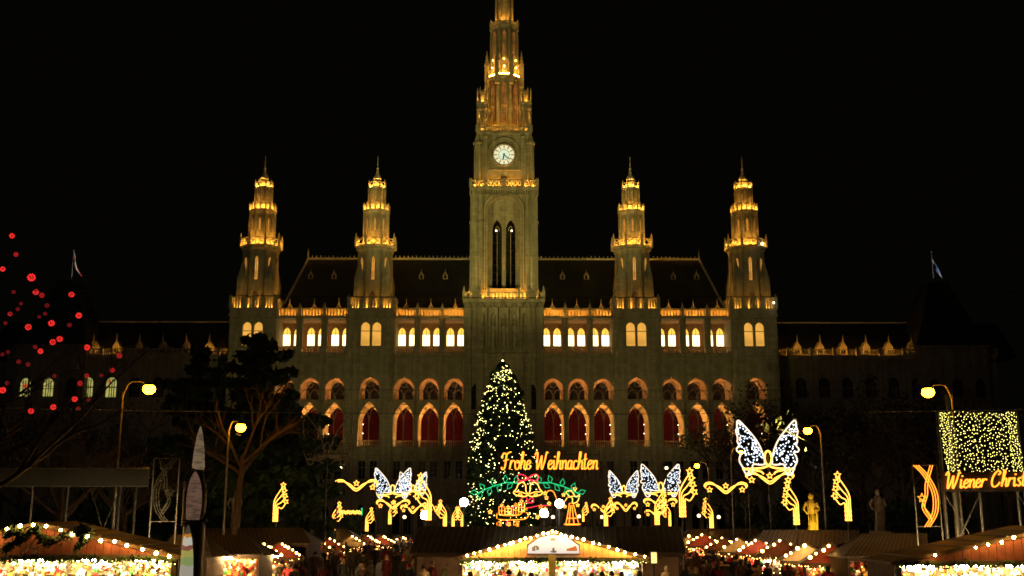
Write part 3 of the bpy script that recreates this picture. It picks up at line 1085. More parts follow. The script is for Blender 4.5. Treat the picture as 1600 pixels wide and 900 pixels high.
# clock stage
zk0, zk1 = zc0, tz(204)
F3 = F + .95
m = MB()
hk = 3.5
m.box(-hk, hk, F3, 1.4 + hk, zk0, zk1)
for e in (-1, 1):
    for o_, r_, top in ((3.72, .55, 214), (3.0, .34, 224)):
        for fy in (F3 + .05, 1.4 + hk):
            m.frus((e * o_, fy), r_, r_ * .9, zk0, tz(top + 8), 8)
            m.frus((e * o_, fy), r_ * 1.15, r_ * 1.15, tz(top + 8), tz(top + 5), 8)
            m.frus((e * o_, fy), r_ * .9, .05, tz(top + 5), tz(top - 14), 8)
    m.box(e * 2.65 - .3, e * 2.65 + .3, F3 - .3, F3, zk0, tz(212))
    m.frus((e * 2.65, F3 - .25), .3, .04, tz(212), tz(203), 4)
m.box(-hk - .35, hk + .35, F3 - .35, 1.4 + hk + .35, zk1 - .25, zk1 + .1)
m.box(-2.3, 2.3, F3 - .15, F3, tz(262) - .12, tz(262) + .12)
m.tube([(p[0], F3 - .1, p[1]) for p in arch(2.2, tz(236), tz(212), 8)], .14, 6)
for e in (-1, 1):
    m.tube([(e * 2.2, F3 - .1, tz(262)), (e * 2.2, F3 - .1, tz(236))], .14, 6)
clk = m.build('clock_stage', STONE, hall)
m = MB()
m.prism(arch_fill(.5, zk0 + .1, zk0 + 1.6, tz(273), 4), F3 - .08, F3 - .02)
m.build('balcony_door', DWOOD, clk)
zc, rc = tz(239), 17 * ts(239)
cyl = lambda r, n=36: [(r * math.cos(2 * PI * i / n), zc + r * math.sin(2 * PI * i / n)) for i in range(n)]
m = MB(); m.prism(cyl(rc), F3 - .14, F3 - .02)
dial = m.build('clock_face', CLOCK, clk)
m = MB(); m.prism(cyl(rc * .5), F3 - .16, F3 - .13)
m.build('inner_dial', CLOCK_IN, clk)
m = MB(); m.tube([(p[0], F3 - .14, p[1]) for p in cyl(rc + .08)], .13, 6, True)
m.build('clock_ring', STONE2, clk)
m = MB(); m.tube([(p[0], F3 - .17, p[1]) for p in cyl(rc * .5)], .03, 4, True)
m.tube([(p[0], F3 - .17, p[1]) for p in cyl(rc * .95)], .025, 4, True)
m.build('dial_ring', DMETAL, clk)
tick = None
for i in range(12):
    if tick is None:
        mm = MB(); mm.box(-.055, .055, F3 - .19, F3 - .15, rc * .62, rc * .92)
        tick = mm.mesh('hour_mark', DMETAL)
    o = put(tick, 'hour_mark', clk, (0, 0, zc))
    o.rotation_euler = (0, i * PI / 6, 0)
for nm, ang, ln, wd in (('hour_hand', 191, .58, .1), ('minute_hand', 132, .88, .07)):
    m = MB()
    m.prism([(-wd, -.2), (wd, -.2), (wd * .9, rc * ln * .6), (0, rc * ln), (-wd * .9, rc * ln * .6)], F3 - .26, F3 - .22)
    o = m.build(nm, DMETAL, clk, (0, 0, zc))
    o.rotation_euler = (0, R(ang), 0)
m = MB(); m.prism([(.16 * math.cos(i * PI / 5), .16 * math.sin(i * PI / 5)) for i in range(10)], F3 - .28, F3 - .26)
m.build('hand_boss', GOLD_TINT, clk, (0, 0, zc))

# third balcony and corner lanterns
zt0, zt1 = zk1 + .1, tz(195)
m = MB()
pts = [(-3.75, F3 - .2), (3.75, F3 - .2), (3.75, 1.4 + hk + .2), (-3.75, 1.4 + hk + .2)]
for i in range(4):
    lattice_run(m, pts[i], pts[(i + 1) % 4], zt0, zt1, 11, .055)
    m.frus(pts[i], .3, .3, zt0, zt1 + .2, 8)
top3 = m.build('balcony_balustrade', STONE, hall)
m = MB()
ringstrip(m, [(-3.6, F3 + .25), (3.6, F3 + .25), (3.6, 1.2 + hk), (-3.6, 1.2 + hk)], zt0 + .1, .025)
m.build('lamp_strip', STRIP, top3)


def lantern():
    d = []
    m = MB()
    r = .72
    for k in range(8):
        x, y = octo(r)[k]
        m.frus((x, y), .1, .1, zt0, tz(165), 6)
        m.frus((x, y), .09, .09, tz(155), tz(138), 6)
        m.frus((x, y), .1, .02, tz(138), tz(132), 6)
    m.frus((0, 0), .86, .78, tz(165), tz(160), 8)
    m.frus((0, 0), .7, .86, tz(160), tz(157), 8)
    m.frus((0, 0), .88, .88, tz(157), tz(155), 8)
    m.frus((0, 0), .3, .28, zt0, tz(165), 8)
    m.frus((0, 0), .42, .36, tz(155), tz(137), 8)
    m.frus((0, 0), .36, .05, tz(137), tz(133), 8)
    for k in range(8):
        a, b = octo(r)[k], octo(r)[(k + 1) % 8]
        m.tube([(a[0], a[1], tz(153)), (b[0], b[1], tz(153))], .08, 4)
        m.tube([(a[0], a[1], tz(167)), (b[0], b[1], tz(167))], .1, 4)
    d.append(m.mesh('corner_lantern', STONE))
    m = MB()
    ringstrip(m, octo(.56), tz(154.3), .05)
    d.append(m.mesh('lamp_strip', STRIP))
    m = MB()
    ringstrip(m, octo(.5), zt0 + .1, .03)
    d.append(m.mesh('lamp_strip', STRIP))
    return d


LN = lantern()
for e in (-1, 1):
    for fy in (F3 + .6, 1.4 + hk - .5):
        q = put(LN[0], 'corner_lantern', hall, (e * 3.1, fy, 0))
        put(LN[1], 'lamp_strip', q)
        put(LN[2], 'lamp_strip', q)

# octagon stages of the spire
m = MB()
o1, o2 = 2.25, 2.05
m.frus(ax, o1, o2, zt0, tz(104), 8)
for k in range(8):
    for (ra, rb, za, zb_, w) in ((o1, o2, zt0, tz(104), .26),):
        x0, y0 = octo(ra * 1.02, ax)[k]
        x1, y1 = octo(rb * 1.02, ax)[k]
        m.tube([(x0, y0, za), (x1, y1, zb_)], w, 6)
m.frus(ax, o2 * 1.0, o2 * 1.16, tz(108), tz(104), 8)
m.frus(ax, o2 * 1.16, o2 * 1.16, tz(104), tz(102), 8)
m.frus(ax, 1.98, 1.82, tz(102), tz(22), 8)
for k in range(8):
    x0, y0 = octo(2.02, ax)[k]
    x1, y1 = octo(1.86, ax)[k]
    m.tube([(x0, y0, tz(102)), (x1, y1, tz(24))], .2, 6)
m.frus(ax, 1.82, 2.05, tz(26), tz(21), 8)
m.frus(ax, 2.05, 2.05, tz(21), tz(19.5), 8)
m.frus(ax, 1.0, .9, tz(19.5), tz(-30), 8)
spire = m.build('spire', STONE, hall)
for k in range(8):
    a = k * PI / 4
    m = MB()
    x, y = 2.75 * math.sin(a + PI / 8), -2.75 * math.cos(a + PI / 8)
    m.frus((x, y), .34, .3, tz(118), tz(84), 4)
    m.frus((x, y), .38, .38, tz(84), tz(82), 4)
    m.frus((x, y), .28, .02, tz(82), tz(60), 4)
    m.tube([(x, y, tz(96)), (x * .7, y * .7, tz(88))], .12, 5)
    for zz in (tz(76), tz(70)):
        m.tube([(x - .24, y, zz), (x + .24, y, zz)], .06, 4)
    m.build('pinnacle', STONE, spire, (ax[0], ax[1], 0))


def lancet(hw, z0, z1, y, mt):
    m = MB()
    m.prism(arch_fill(hw, z0, z1 - hw * 1.7, z1, 5), y, y + .05)
    m.k = 1
    m.tube([(-hw, y, z0), (-hw, y, z1 - hw * 1.7), (0, y, z1 + .04), (hw, y, z1 - hw * 1.7), (hw, y, z0)], .09, 4)
    m.box(-.05, .05, y - .03, y, z0, z1 - .4)
    n = 6
    for i in range(n):
        zz = z0 + (z1 - z0) * (i + 1) / (n + 1.5)
        m.box(-hw, hw, y - .03, y, zz, zz + .1)
    return m.mesh('lancet_window', mt, STONE)


LA = lancet(.36, tz(180), tz(114), -2.32, SLIT_RED)
LB = lancet(.3, tz(76), tz(30), -2.02, SLIT_RED)
LC = lancet(.3, tz(100), tz(88), -2.08, SLIT)
for k in range(8):
    put(LA, 'lancet_window', spire, (ax[0], ax[1], 0), k * PI / 4)
    put(LB, 'lancet_window', spire, (ax[0], ax[1], 0), k * PI / 4)
    if k in (0, 1, 7):
        put(LC, 'lancet_window', spire, (ax[0], ax[1], 0), k * PI / 4)
m = MB(); m.prism(arch_fill(.35, zt0, tz(190), tz(186), 4), -2.4, -2.33)
m.build('balcony_door', DWOOD, spire, (ax[0], ax[1], 0))
m = MB()
for k in range(8):
    a, b = octo(2.0, ax)[k], octo(2.0, ax)[(k + 1) % 8]
    m.frus(a, .16, .16, tz(20), tz(14), 6)
    m.frus(a, .16, .03, tz(14), tz(9), 6)
    m.tube([(a[0], a[1], tz(15)), (b[0], b[1], tz(15))], .08, 4)
    lattice_run(m, a, b, tz(19.5), tz(15), 3, .06)
    x, y = octo(1.2, ax)[k]
    m.frus((x, y), .14, .14, tz(19), tz(-25), 6)
m.build('spire_crown', STONE, spire)
m = MB()
ringstrip(m, octo(1.6, ax), tz(19), .06)
m.build('lamp_strip', STRIP, spire)
m = MB()
ringstrip(m, octo(2.35, ax), tz(101.5), .028)
for k in range(8):
    x, y = 2.45 * math.sin(k * PI / 4), -2.45 * math.cos(k * PI / 4)
    m.ball((x, y + 1.4, tz(90)), .06)
    m.ball((x * .95, y * .95 + 1.4, tz(78)), .05)
m.build('lamp_strip', STRIP, spire)
m = MB()
zz = tz(-30)
m.frus(ax, 1.25, .06, zz, zz + 11, 8)
m.ball((ax[0], ax[1], zz + 11.2), .35, 8, 6)
m.tube([(ax[0], ax[1], zz + 11), (ax[0], ax[1], zz + 14)], .06, 6)
m.build('spire_tip', LEAD, spire)

# ---- wings
WY = 8.0                                   # wing front, behind the main front
wz0 = Z(556, 158)
wzr = Z(502, 164)
m = MB()
m.panel(-1.7, 1.7, 0, 9.0, 0, .8, 1.2, 6.0, 7.2, 0, .6, 5)
m.panel(-1.7, 1.7, 9.0, Z(575, 158), 0, .78, Z(621, 158), Z(598, 158), Z(590, 158), 0, .6, 5)
m.box(-1.7, 1.7, 0, .6, Z(575, 158), wz0)
m.box(-1.7, 1.7, -.3, 0, wz0 - .5, wz0)
m.box(-1.7, 1.7, -.15, 0, 8.8, 9.2)
WWALL = m.mesh('wing_wall', STONE)
m = MB()
m.prism(arch_fill(.78, Z(621, 158), Z(598, 158), Z(590, 158), 5), .3, .34)
m.k = 1
for x in (-.3, 0.05, .36):
    m.box(x - .05, x + .05, .24, .3, Z(621, 158), Z(593, 158))
m.box(-.78, .78, .24, .3, Z(606, 158), Z(606, 158) + .12)
WWIN = m.mesh('window', DARKGLASS, STONE2)
WWINL = m.mesh('window', WIN_GREEN, DWOOD)
m = MB(); m.prism(arch_fill(.8, 1.2, 6.0, 7.2, 5), .3, .34)
WWIN0 = m.mesh('window', DARKGLASS)
m = MB(); baluster_run(m, (-1.45, -.05), (1.45, -.05), wz0, Z(545, 158), 9, .16, .15)
m.box(1.5, 1.9, -.25, .15, wz0, Z(543, 158))
WBAL = m.mesh('balustrade', STONE)
m = MB(); m.box(-1.4, 1.4, .35, .40, wz0 + .05, wz0 + .1)
WSTR = m.mesh('lamp_strip', STRIP_LO)
m = MB()
w0 = .5
m.box(-w0, w0, 0, 1.6, 0, 1.3)
m.prism([(-w0 - .1, 1.3), (w0 + .1, 1.3), (0, 2.3)], -.06, 1.6)
m.frus((0, -.02), .14, .02, 2.1, 3.3, 6)
m.k = 1
m.prism(arch_fill(.26, .2, .8, 1.1, 4), -.04, -.0)
WDOR = m.mesh('dormer', STONE, DARKGLASS)
lit_left = set()
for sx in (-1, 1):
    for i in range(10):
        x = sx * (40.0 + 3.4 * i)
        w = put(WWALL, 'wing_wall', hall, (x, WY, 0))
        lit = sx < 0 and i in (5, 6)
        put(WWINL if lit else WWIN, 'window', w)
        put(WWIN0, 'window', w)
        put(WBAL, 'balustrade', w)
        if (sx > 0 and i < 6) or (sx < 0 and i in (0, 1, 5, 6)):
            put(WSTR, 'lamp_strip', w)
        put(WDOR, 'dormer', w, (0, 1.0, wz0 + .1))
    m = MB()
    xa, xb = sx * 38.2, sx * 76
    m.add([(xa, WY + 1.0, wz0), (xb, WY + 1.0, wz0), (xb, WY + 7, wzr), (xa, WY + 7, wzr), (xa, WY + 13, wz0), (xb, WY + 13, wz0)], [(0, 1, 2, 3), (3, 2, 5, 4), (0, 3, 4), (1, 5, 2), (0, 4, 5, 1)])
    wr = m.build('wing_roof', SLATE, hall)
    m = MB(); m.tube([(xa, WY + 7, wzr), (xb, WY + 7, wzr)], .14, 5)
    m.build('ridge_cap', LEAD, wr)
    # end pavilion with steep roof and flagpole
    pc = sx * 65.5
    m = MB()
    m.box(pc - 5, pc + 5, WY - 1.5, WY + 9, 0, Z(540, 157))
    m.box(pc - 5.3, pc + 5.3, WY - 1.8, WY + 9.3, Z(543, 157), Z(540, 157))
    for j in range(3):
        m.box(pc - 3.4 + 3 * j - .3, pc - 3.4 + 3 * j + .9, WY - 1.6, WY - 1.5, 9, 9.3)
    pv = m.build('pavilion_wall', STONE2, hall)
    for j in range(3):
        m = MB(); m.prism(arch_fill(.68, Z(619, 156), Z(600, 156), Z(591, 156), 5, pc - 3.2 + 3.3 * j), WY - 1.58, WY - 1.52)
        m.k = 1
        for u in (-.3, .05, .36):
            m.box(pc - 3.2 + 3.3 * j + u - .05, pc - 3.2 + 3.3 * j + u + .05, WY - 1.64, WY - 1.58, Z(619, 156), Z(594, 156))
        m.build('window', [WIN_GREEN if sx < 0 and j < 2 else DARKGLASS, DWOOD], pv)
    m = MB()
    zr_ = Z(541, 157)
    m.frus((pc, WY + 3.75), 5.2, 1.5, zr_, Z(443, 161), 4)
    m.tube([(pc - 1.5, WY + 2.2, Z(443, 161)), (pc + 1.5, WY + 2.2, Z(443, 161))], .14, 5)
    m.build('pavilion_roof', SLATE, pv)
for sx, col2, lbl in ((-1, ((0.6, 0.55, 0.5), (0.5, 0.05, 0.04)), 'pale and red flag flying above the left pavilion roof'), (1, ((0.05, 0.09, 0.32), (0.3, 0.34, 0.5)), 'blue flag hanging above the dark right pavilion roof')):
    fp = empty('flag', (sx * 65.5, HALL_Y + WY + 3.75, Z(443, 161)))
    m = MB(); m.tube([(0, 0, 0), (0, 0, 5.2)], .07, 6, False, .04); m.ball((0, 0, 0), .3); m.ball((0, 0, 5.25), .12)
    m.build('flagpole', GALV, fp)
    for j, c_ in enumerate(col2):
        m = MB()
        n = 8
        vs = []
        for i in range(n + 1):
            t = i / n
            for e in (0, 1):
                u = (j + e) / 2
                vs.append((.05 + 1.5 * t * (.35 + .65 * u) , .25 * math.sin(t * 7 + u), 5.1 - u * 1.2 - t * 2.9))
        m.add(vs, [(2 * i, 2 * i + 1, 2 * i + 3, 2 * i + 2) for i in range(n)])
        o = m.build('flag_cloth', mat('flag cloth %d%d' % (sx, j), c_, .8, .1), fp)
        so = o.modifiers.new('solid', 'SOLIDIFY'); so.thickness = .02
    L = bpy.data.lights.new('added_flag_spot', 'SPOT')
    L.energy = 900  # spot added to brighten the flag; it has no fixture
    L.spot_size = R(50)
    L.color = (1.0, .93, .8)
    lo = bpy.data.objects.new('added_flag_spot', L)
    COL.objects.link(lo); lo.parent = fp
    lo.location = (.6, -5.5, .6)
    lo.rotation_mode = 'QUATERNION'
    lo.rotation_quaternion = Vector((.1, 5.5, 3.0)).to_track_quat('-Z', 'Y')
    tag(fp, lbl, 'flag')


# ---- floodlights that light the front: heads on two masts and on the pavement before the market hedge
def floodlight(loc, target, watts, cone, label, mast=None):
    root = empty('floodlight', (loc[0], loc[1], 0))
    z = loc[2]
    d = (Vector(target) - Vector(loc)).normalized()
    rot = d.to_track_quat('-Z', 'Y')
    m = MB()
    m.lathe((0, 0, 0), [(.14, .45), (.22, .4), (.36, .02), (.36, -.02), (.33, -.02), (.2, .25)], 12)
    o = m.build('housing', DMETAL, root, (0, 0, z)); o.rotation_mode = 'QUATERNION'; o.rotation_quaternion = rot
    m = MB(); m.lathe((0, 0, 0), [(.0, .06), (.29, .06)], 12)
    o = m.build('lens', emi('flood lens', (1.0, .9, .5), 3.0, False), root, (0, 0, z)); o.rotation_mode = 'QUATERNION'; o.rotation_quaternion = rot
    m = MB()
    m.tube([(0, 0, 0), (0, 0, z - .45)], .09, 8, False, .06)
    m.frus((0, 0), .25, .2, 0, .12, 8)
    m.tube([(-.4, 0, z), (-.4, 0, z - .45), (.4, 0, z - .45), (.4, 0, z)], .03, 5)
    m.build('mast', DMETAL, root)
    L = bpy.data.lights.new('flood_beam', 'SPOT')
    L.energy = watts
    L.color = (1.0, .83, .23)
    L.spot_size = R(cone)
    L.spot_blend = .55
    L.shadow_soft_size = .3
    lo = bpy.data.objects.new('flood_beam', L)
    COL.objects.link(lo)
    lo.parent = root
    lo.location = Vector((0, 0, z)) + d * .05
    lo.rotation_mode = 'QUATERNION'
    lo.rotation_quaternion = rot
    tag(root, label, 'floodlight', 'floodlights aimed at the town hall')


floodlight((-27, 96, 8.0), (0, 146, 56), 50000, 44, 'mast floodlight left of the avenue aimed at the clock tower')
floodlight((27, 96, 8.0), (0, 146, 56), 36000, 44, 'mast floodlight right of the avenue aimed at the clock tower')
floodlight((-13, 88, 7.5), (-19, 150, 34), 10500, 46, 'mast floodlight before the left half of the front')
floodlight((13, 88, 7.5), (19, 150, 34), 10500, 46, 'mast floodlight before the right half of the front')
#PART_OBJECTS
# ------------------------------------------------------------------ trees
def branch(mb, p, d, L, r, lev, rnd, tips, droop=0.0, split=3, twist=.55):
    q = [Vector(p)]
    dd = Vector(d).normalized()
    n = 3
    for i in range(n):
        dd = (dd + Vector((rnd.uniform(-1, 1), rnd.uniform(-1, 1), rnd.uniform(-.6, .8) - droop)) * .17).normalized()
        q.append(q[-1] + dd * (L / n))
    mb.tube(q, r, 5 if lev > 1 else 3, False, r * .6)
    tips.append((q[-1], dd, lev))
    if lev == 0:
        return
    for i in range(split + (1 if lev > 1 else 0)):
        t = rnd.uniform(.35, 1.0)
        k = min(n - 1, int(t * n))
        b = q[k].lerp(q[k + 1], t * n - k)
        nd = (dd + Vector((rnd.uniform(-1, 1), rnd.uniform(-1, 1), rnd.uniform(-.35, .7))) * twist * 1.5).normalized()
        branch(mb, b, nd, L * rnd.uniform(.55, .75), r * .52, lev - 1, rnd, tips, droop, split, twist)


def bare_tree(name, loc, h, seed, label, levels=4, r=.22, leaves=0, lean=(0, 0), group=None, tf=.38):
    rnd = random.Random(seed)
    root = empty(name, loc)
    t = MB()
    top = Vector((lean[0], lean[1], h * tf))
    t.tube([(0, 0, -.1), (lean[0] * .3, lean[1] * .3, h * .15), top], r * 1.25, 9, False, r * .8)
    t.build('trunk', BARK, root)
    c = MB()
    tips = []
    for i in range(6):
        a = 2 * PI * i / 6 + rnd.uniform(-.4, .4)
        up = rnd.uniform(.5, 1.6)
        branch(c, top - Vector((0, 0, rnd.uniform(0, h * .1))), (math.cos(a), math.sin(a), up), h * rnd.uniform(.26, .36), r * .55, levels - 1, rnd, tips)
    cr = c.build('crown', BARK, root)
    if leaves:
        f = MB()
        ends = [q for q in tips if q[2] <= 1]
        for i in range(leaves):
            p, d, _ = rnd.choice(ends)
            p = p + Vector((rnd.gauss(0, .5), rnd.gauss(0, .35), rnd.gauss(0, .35)))
            leafquad(f, p, .15, rnd)
        f.build('leaves', LEAF, cr)['kind'] = 'stuff'
    tag(root, label, 'tree', group)
    return tips


def leafquad(f, p, s, rnd, stretch=1.7):
    a = Vector((rnd.uniform(-1, 1), rnd.uniform(-1, 1), rnd.uniform(-1, 1)))
    if a.length < .05:
        a = Vector((1, 0, 0))
    a.normalize()
    b = a.orthogonal().normalized() * s * rnd.uniform(.6, 1.2)
    a = a * s * stretch * rnd.uniform(.6, 1.2)
    f.add([p - a, p + b, p + a, p - b], [(0, 1, 2, 3)])


def conifer(name, loc, h, rad, seed, label, nb=90, per=170, s=.2, cz=.1, power=1.0, sweep=-.25, cap=99.0, jit=(.65, 1.12)):
    rnd = random.Random(seed)
    root = empty(name, loc)
    t = MB()
    t.tube([(0, 0, 0), (.1, 0, h * .5), (0, 0, h)], h * .022 + .08, 8, False, .03)
    t.build('trunk', BARK, root)
    f, b = MB(), MB()
    for i in range(nb):
        u = (i + rnd.random()) / nb
        z = h * (cz + (1 - cz) * u)
        L = min(cap, rad * (1 - u) ** power) * rnd.uniform(*jit) + .25
        a = i * 2.39996 + rnd.uniform(-.4, .4)
        d = Vector((math.cos(a), math.sin(a), 0))
        e = Vector((0, 0, z))
        pts = [e, e + d * L * .5 + Vector((0, 0, sweep * L * .35)), e + d * L + Vector((0, 0, sweep * L * .6 + .1 * L))]
        b.tube(pts, .02 + .02 * L, 4, False, .01)
        n = int(per * (L / rad) + 25)
        for j in range(n):
            v = rnd.random() ** .7
            p = pts[0].lerp(pts[1], v * 2) if v < .5 else pts[1].lerp(pts[2], v * 2 - 1)
            w = (.12 + .22 * L * (1 - abs(v - .45)))
            p = p + Vector((-d.y, d.x, 0)) * rnd.gauss(0, w * .6) + Vector((0, 0, rnd.gauss(-.05, .09 + .02 * L)))
            leafquad(f, p, s, rnd)
    br = b.build('branches', BARK, root)
    f.build('crown', NEEDLE, root)
    tag(root, label, 'tree')
    return root


# dark conifer in front of the left end of the hall
p = at(392, 800, 74)
conifer('pine_tree', (p.x, 74, 0), Z(522, 74), 7.0, 11, 'dark spreading conifer before the left end of the town hall', 62, 420, .2, .12, .6, -.08, 5.2, (.35, 1.25))
p = at(300, 800, 78)
conifer('pine_tree', (p.x, 78, 0), Z(535, 78), 4.4, 12, 'narrower dark conifer left of the spreading conifer', 44, 300, .2, .12, .6, -.1, 9, (.35, 1.3))
p = at(448, 800, 80)
conifer('pine_tree', (p.x, 80, 0), Z(610, 80), 3.0, 13, 'low dark conifer right of the spreading conifer', 36, 260, .2, .1, .6, -.1, 9, (.35, 1.4))

# lit Christmas tree
TXY = 116.0
tp = at(785, 800, TXY)
th = Z(566, TXY)
xt = conifer('christmas_tree', (tp.x, TXY, 0), th, 5.0, 21, 'tall dark Christmas tree covered in small yellow lights before the tower', 190, 330, .16, .06, .58, -.3, 3.45)
rnd = random.Random(5)
m = MB()
for i in range(1400):
    u = rnd.random() ** .9
    z = th * (.1 + .89 * u)
    rr = (min(3.4, 4.9 * (1 - u) ** .58) + .1) * rnd.uniform(.72, 1.06)
    a = rnd.uniform(-PI, PI)
    m.octa((rr * math.cos(a), rr * math.sin(a), z), rnd.uniform(.028, .052))
m.octa((0, 0, th + .15), .12)
m.build('fairy_lights', BULB_T, xt)['kind'] = 'stuff'

# bare trees left and right
spots = [
    (195, 66, 10.5, 32, 'bare tree behind the blank board at left', .2, 4, 0),
    (95, 60, 11.0, 33, 'bare tree nearest the left picture edge behind the board', .2, 4, 0),
    (250, 92, 13.0, 34, 'bare tree between the left lamp and the dark conifers', .24, 4, 250),
    (1195, 118, 17.5, 35, 'bare tree in front of the right outer tower', .3, 4, 2200),
    (1285, 108, 16.0, 36, 'bare tree behind the yellow-lit statue', .3, 4, 2600),
    (1350, 100, 15.5, 37, 'bare tree behind the tall right sheaf of light', .3, 4, 2600),
    (1415, 96, 16.5, 38, 'bare tree left of the right street lamp', .3, 4, 2600),
    (1505, 90, 15.0, 39, 'bare tree behind the curtain of lights', .28, 4, 700),
    (1580, 84, 14.5, 40, 'bare tree at the right picture edge', .28, 4, 500),
    (1150, 122, 9.0, 41, 'small bare tree before the right gallery', .18, 4, 150),
    (30, 100, 15.0, 42, 'bare tree before the left wing at the picture edge', .28, 4, 500),
    (140, 104, 14.0, 43, 'bare tree before the lit windows of the left wing', .26, 4, 400),
]
p = at(360, 800, 60)
bare_tree('bare_tree', (p.x, 60, 0), 10.5, 31, 'bare tree with its trunk lit orange beside the left street lamp', 3, .19, 0, (.55, 0), None, .66)
for px_, Y, h, sd, lb, r_, lev, lv in spots:
    p = at(px_, 800, Y)
    bare_tree('bare_tree', (p.x, Y, 0), h, sd, lb, lev, r_, lv)
# shrubs along the park edge
for i, (px_, Y, h) in enumerate([(400, 96, 4.2), (470, 100, 3.8), (540, 108, 3.4), (1165, 104, 4.0), (1235, 98, 4.6), (1310, 92, 4.6), (1400, 88, 4.4), (1480, 84, 4.5), (60, 84, 4.2), (150, 86, 4.4), (235, 88, 4.2), (320, 92, 4.2)]):
    p = at(px_, 800, Y)
    rd = random.Random(100 + i)
    root = empty('evergreen_shrub', (p.x, Y, 0))
    s_ = MB()
    for k in range(5):
        s_.tube([(0, 0, 0), (rd.uniform(-.8, .8), rd.uniform(-.5, .5), h * .5), (rd.uniform(-2, 2), rd.uniform(-.8, .8), h * .85)], .06, 4, False, .02)
    s_.build('stems', BARK, root)
    f = MB()
    for k in range(1500):
        a, b_ = rd.uniform(0, 2 * PI), rd.random() ** .4
        zz = rd.uniform(.02, 1)
        w = 2.6 * math.sqrt(max(.05, 1 - (zz * .95) ** 2)) * b_ * (1 + .25 * math.sin(3 * a + i))
        leafquad(f, Vector((w * math.cos(a), .7 * w * math.sin(a), h * zz * (1 + .12 * math.sin(5 * a)))), .17, rd)
    f.build('crown', NEEDLE, root)
    tag(root, ['evergreen shrub below the dark conifers, left of the tall sheaf light', 'evergreen shrub behind the small lit globe at left', 'evergreen shrub behind the left wave garland',
               'evergreen shrub behind the right wave garland', 'evergreen shrub below the large winged light', 'evergreen shrub just right of the yellow-lit statue', 'evergreen shrub behind the dim grey statue', 'evergreen shrub below the right sign',
               'evergreen shrub under the blank board, nearest the edge', 'evergreen shrub under the middle of the blank board', 'evergreen shrub at the right end of the blank board', 'evergreen shrub behind the advertising pylon'][i], 'shrub', 'evergreen shrubs along the park')

# big bare tree at the left edge, hung with red lanterns
LY = 29.0
p = at(-150, 800, LY)
tips = bare_tree('bare_tree', (p.x, LY, 0), 11.5, 52, 'large bare tree at the left edge hung with red lanterns', 4, .2, 0, (.4, 0))
reds = [(53, 80, 1), (70, 162, .9), (12, 226, 1), (138, 263, 1.5), (157, 327, 1.1), (184, 341, .9), (60, 326, .7), (314, 338, 1.1), (206, 386, .8), (92, 378, .7), (78, 402, .7),
        (44, 423, .9), (198, 422, .7), (346, 430, 1.1), (24, 463, .7), (124, 481, 1.1), (226, 464, 1.1), (305, 472, .8), (262, 533, 1.1), (232, 547, 1.1), (382, 570, 1.1),
        (155, 568, .8), (178, 587, 1), (10, 600, .8), (35, 590, .7), (82, 633, .8), (123, 645, .8), (524, 607, .9), (493, 670, .9), (382, 695, .9), (445, 693, .7), (478, 720, .8),
        (352, 728, .9), (32, 727, .8), (110, 738, .9), (12, 758, 1.1), (239, 695, .7), (328, 797, 1), (390, 800, .7), (234, 832, 1), (136, 850, 1), (342, 838, .7), (172, 436, .6)]
m = MB()
for i in range(26):                       # a ball wound with small red lights
    zz = 1 - 2 * (i + .5) / 26
    rr = math.sqrt(1 - zz * zz) * .5
    m.octa((rr * math.cos(i * 2.4), rr * math.sin(i * 2.4), .5 * zz), .125)
HM = [m.mesh('light_ball', q) for q in HEARTS]
m = MB(); m.tube([(0, 0, .3), (0, 0, 2.6)], .035, 4)
HC = m.mesh('cord', DMETAL)
rnd = random.Random(9)
for i, (x, y, s_) in enumerate(reds):
    Y = LY + rnd.uniform(-2.2, 2.2)
    q = at(x / 2.811, 340 + y / 2.811, Y)
    o = empty('red_light_ball', q, rnd.uniform(-1, 1))
    b = put(HM[0 if s_ >= 1 else (1 if s_ >= .85 else 2)], 'light_ball', o, (0, 0, 0), 0, .125 * s_)
    put(HC, 'cord', o, (0, 0, 0), 0, .125 * s_)
    o.rotation_euler.x = rnd.uniform(-.6, .6)
    tag(o, 'red ball of small lights glowing in the bare tree at left'  , 'light ball', 'red light balls in the left tree')

# ------------------------------------------------------------------ street lamps and wires


def street_lamp(px_, py_, Y, side, label, arm=1.1, mt=SODIUM, r=.26):
    h = at(px_, py_, Y)
    x0 = h.x - side * arm
    root = empty('street_lamp', (x0, Y, 0))
    m = MB()
    m.tube([(0, 0, 0), (0, 0, 1.2)], .12, 8, False, .1)
    m.tube([(0, 0, 1.2), (0, 0, h.z - .1)], .075, 8, False, .05)
    m.build('post', GALV, root)
    m = MB()
    m.tube(smooth([(0, 0, h.z - .3), (side * arm * .25, 0, h.z + .28), (side * arm * .75, 0, h.z + .3), (side * (arm - .05), 0, h.z + .2)], 4), .04, 6)
    m.build('arm', GALV, root)
    m = MB()
    m.lathe((side * arm, 0, h.z), [(.05, .3), (r * .55, .24), (r * .8, .17), (r * .75, .15)], 12)
    hd = m.build('lamp_head', DMETAL, root)
    m = MB(); m.ball((side * arm, 0, h.z), r, 14, 10, .85)
    m.build('bulb', mt, hd)
    tag(root, label, 'street lamp', 'orange street lamps')


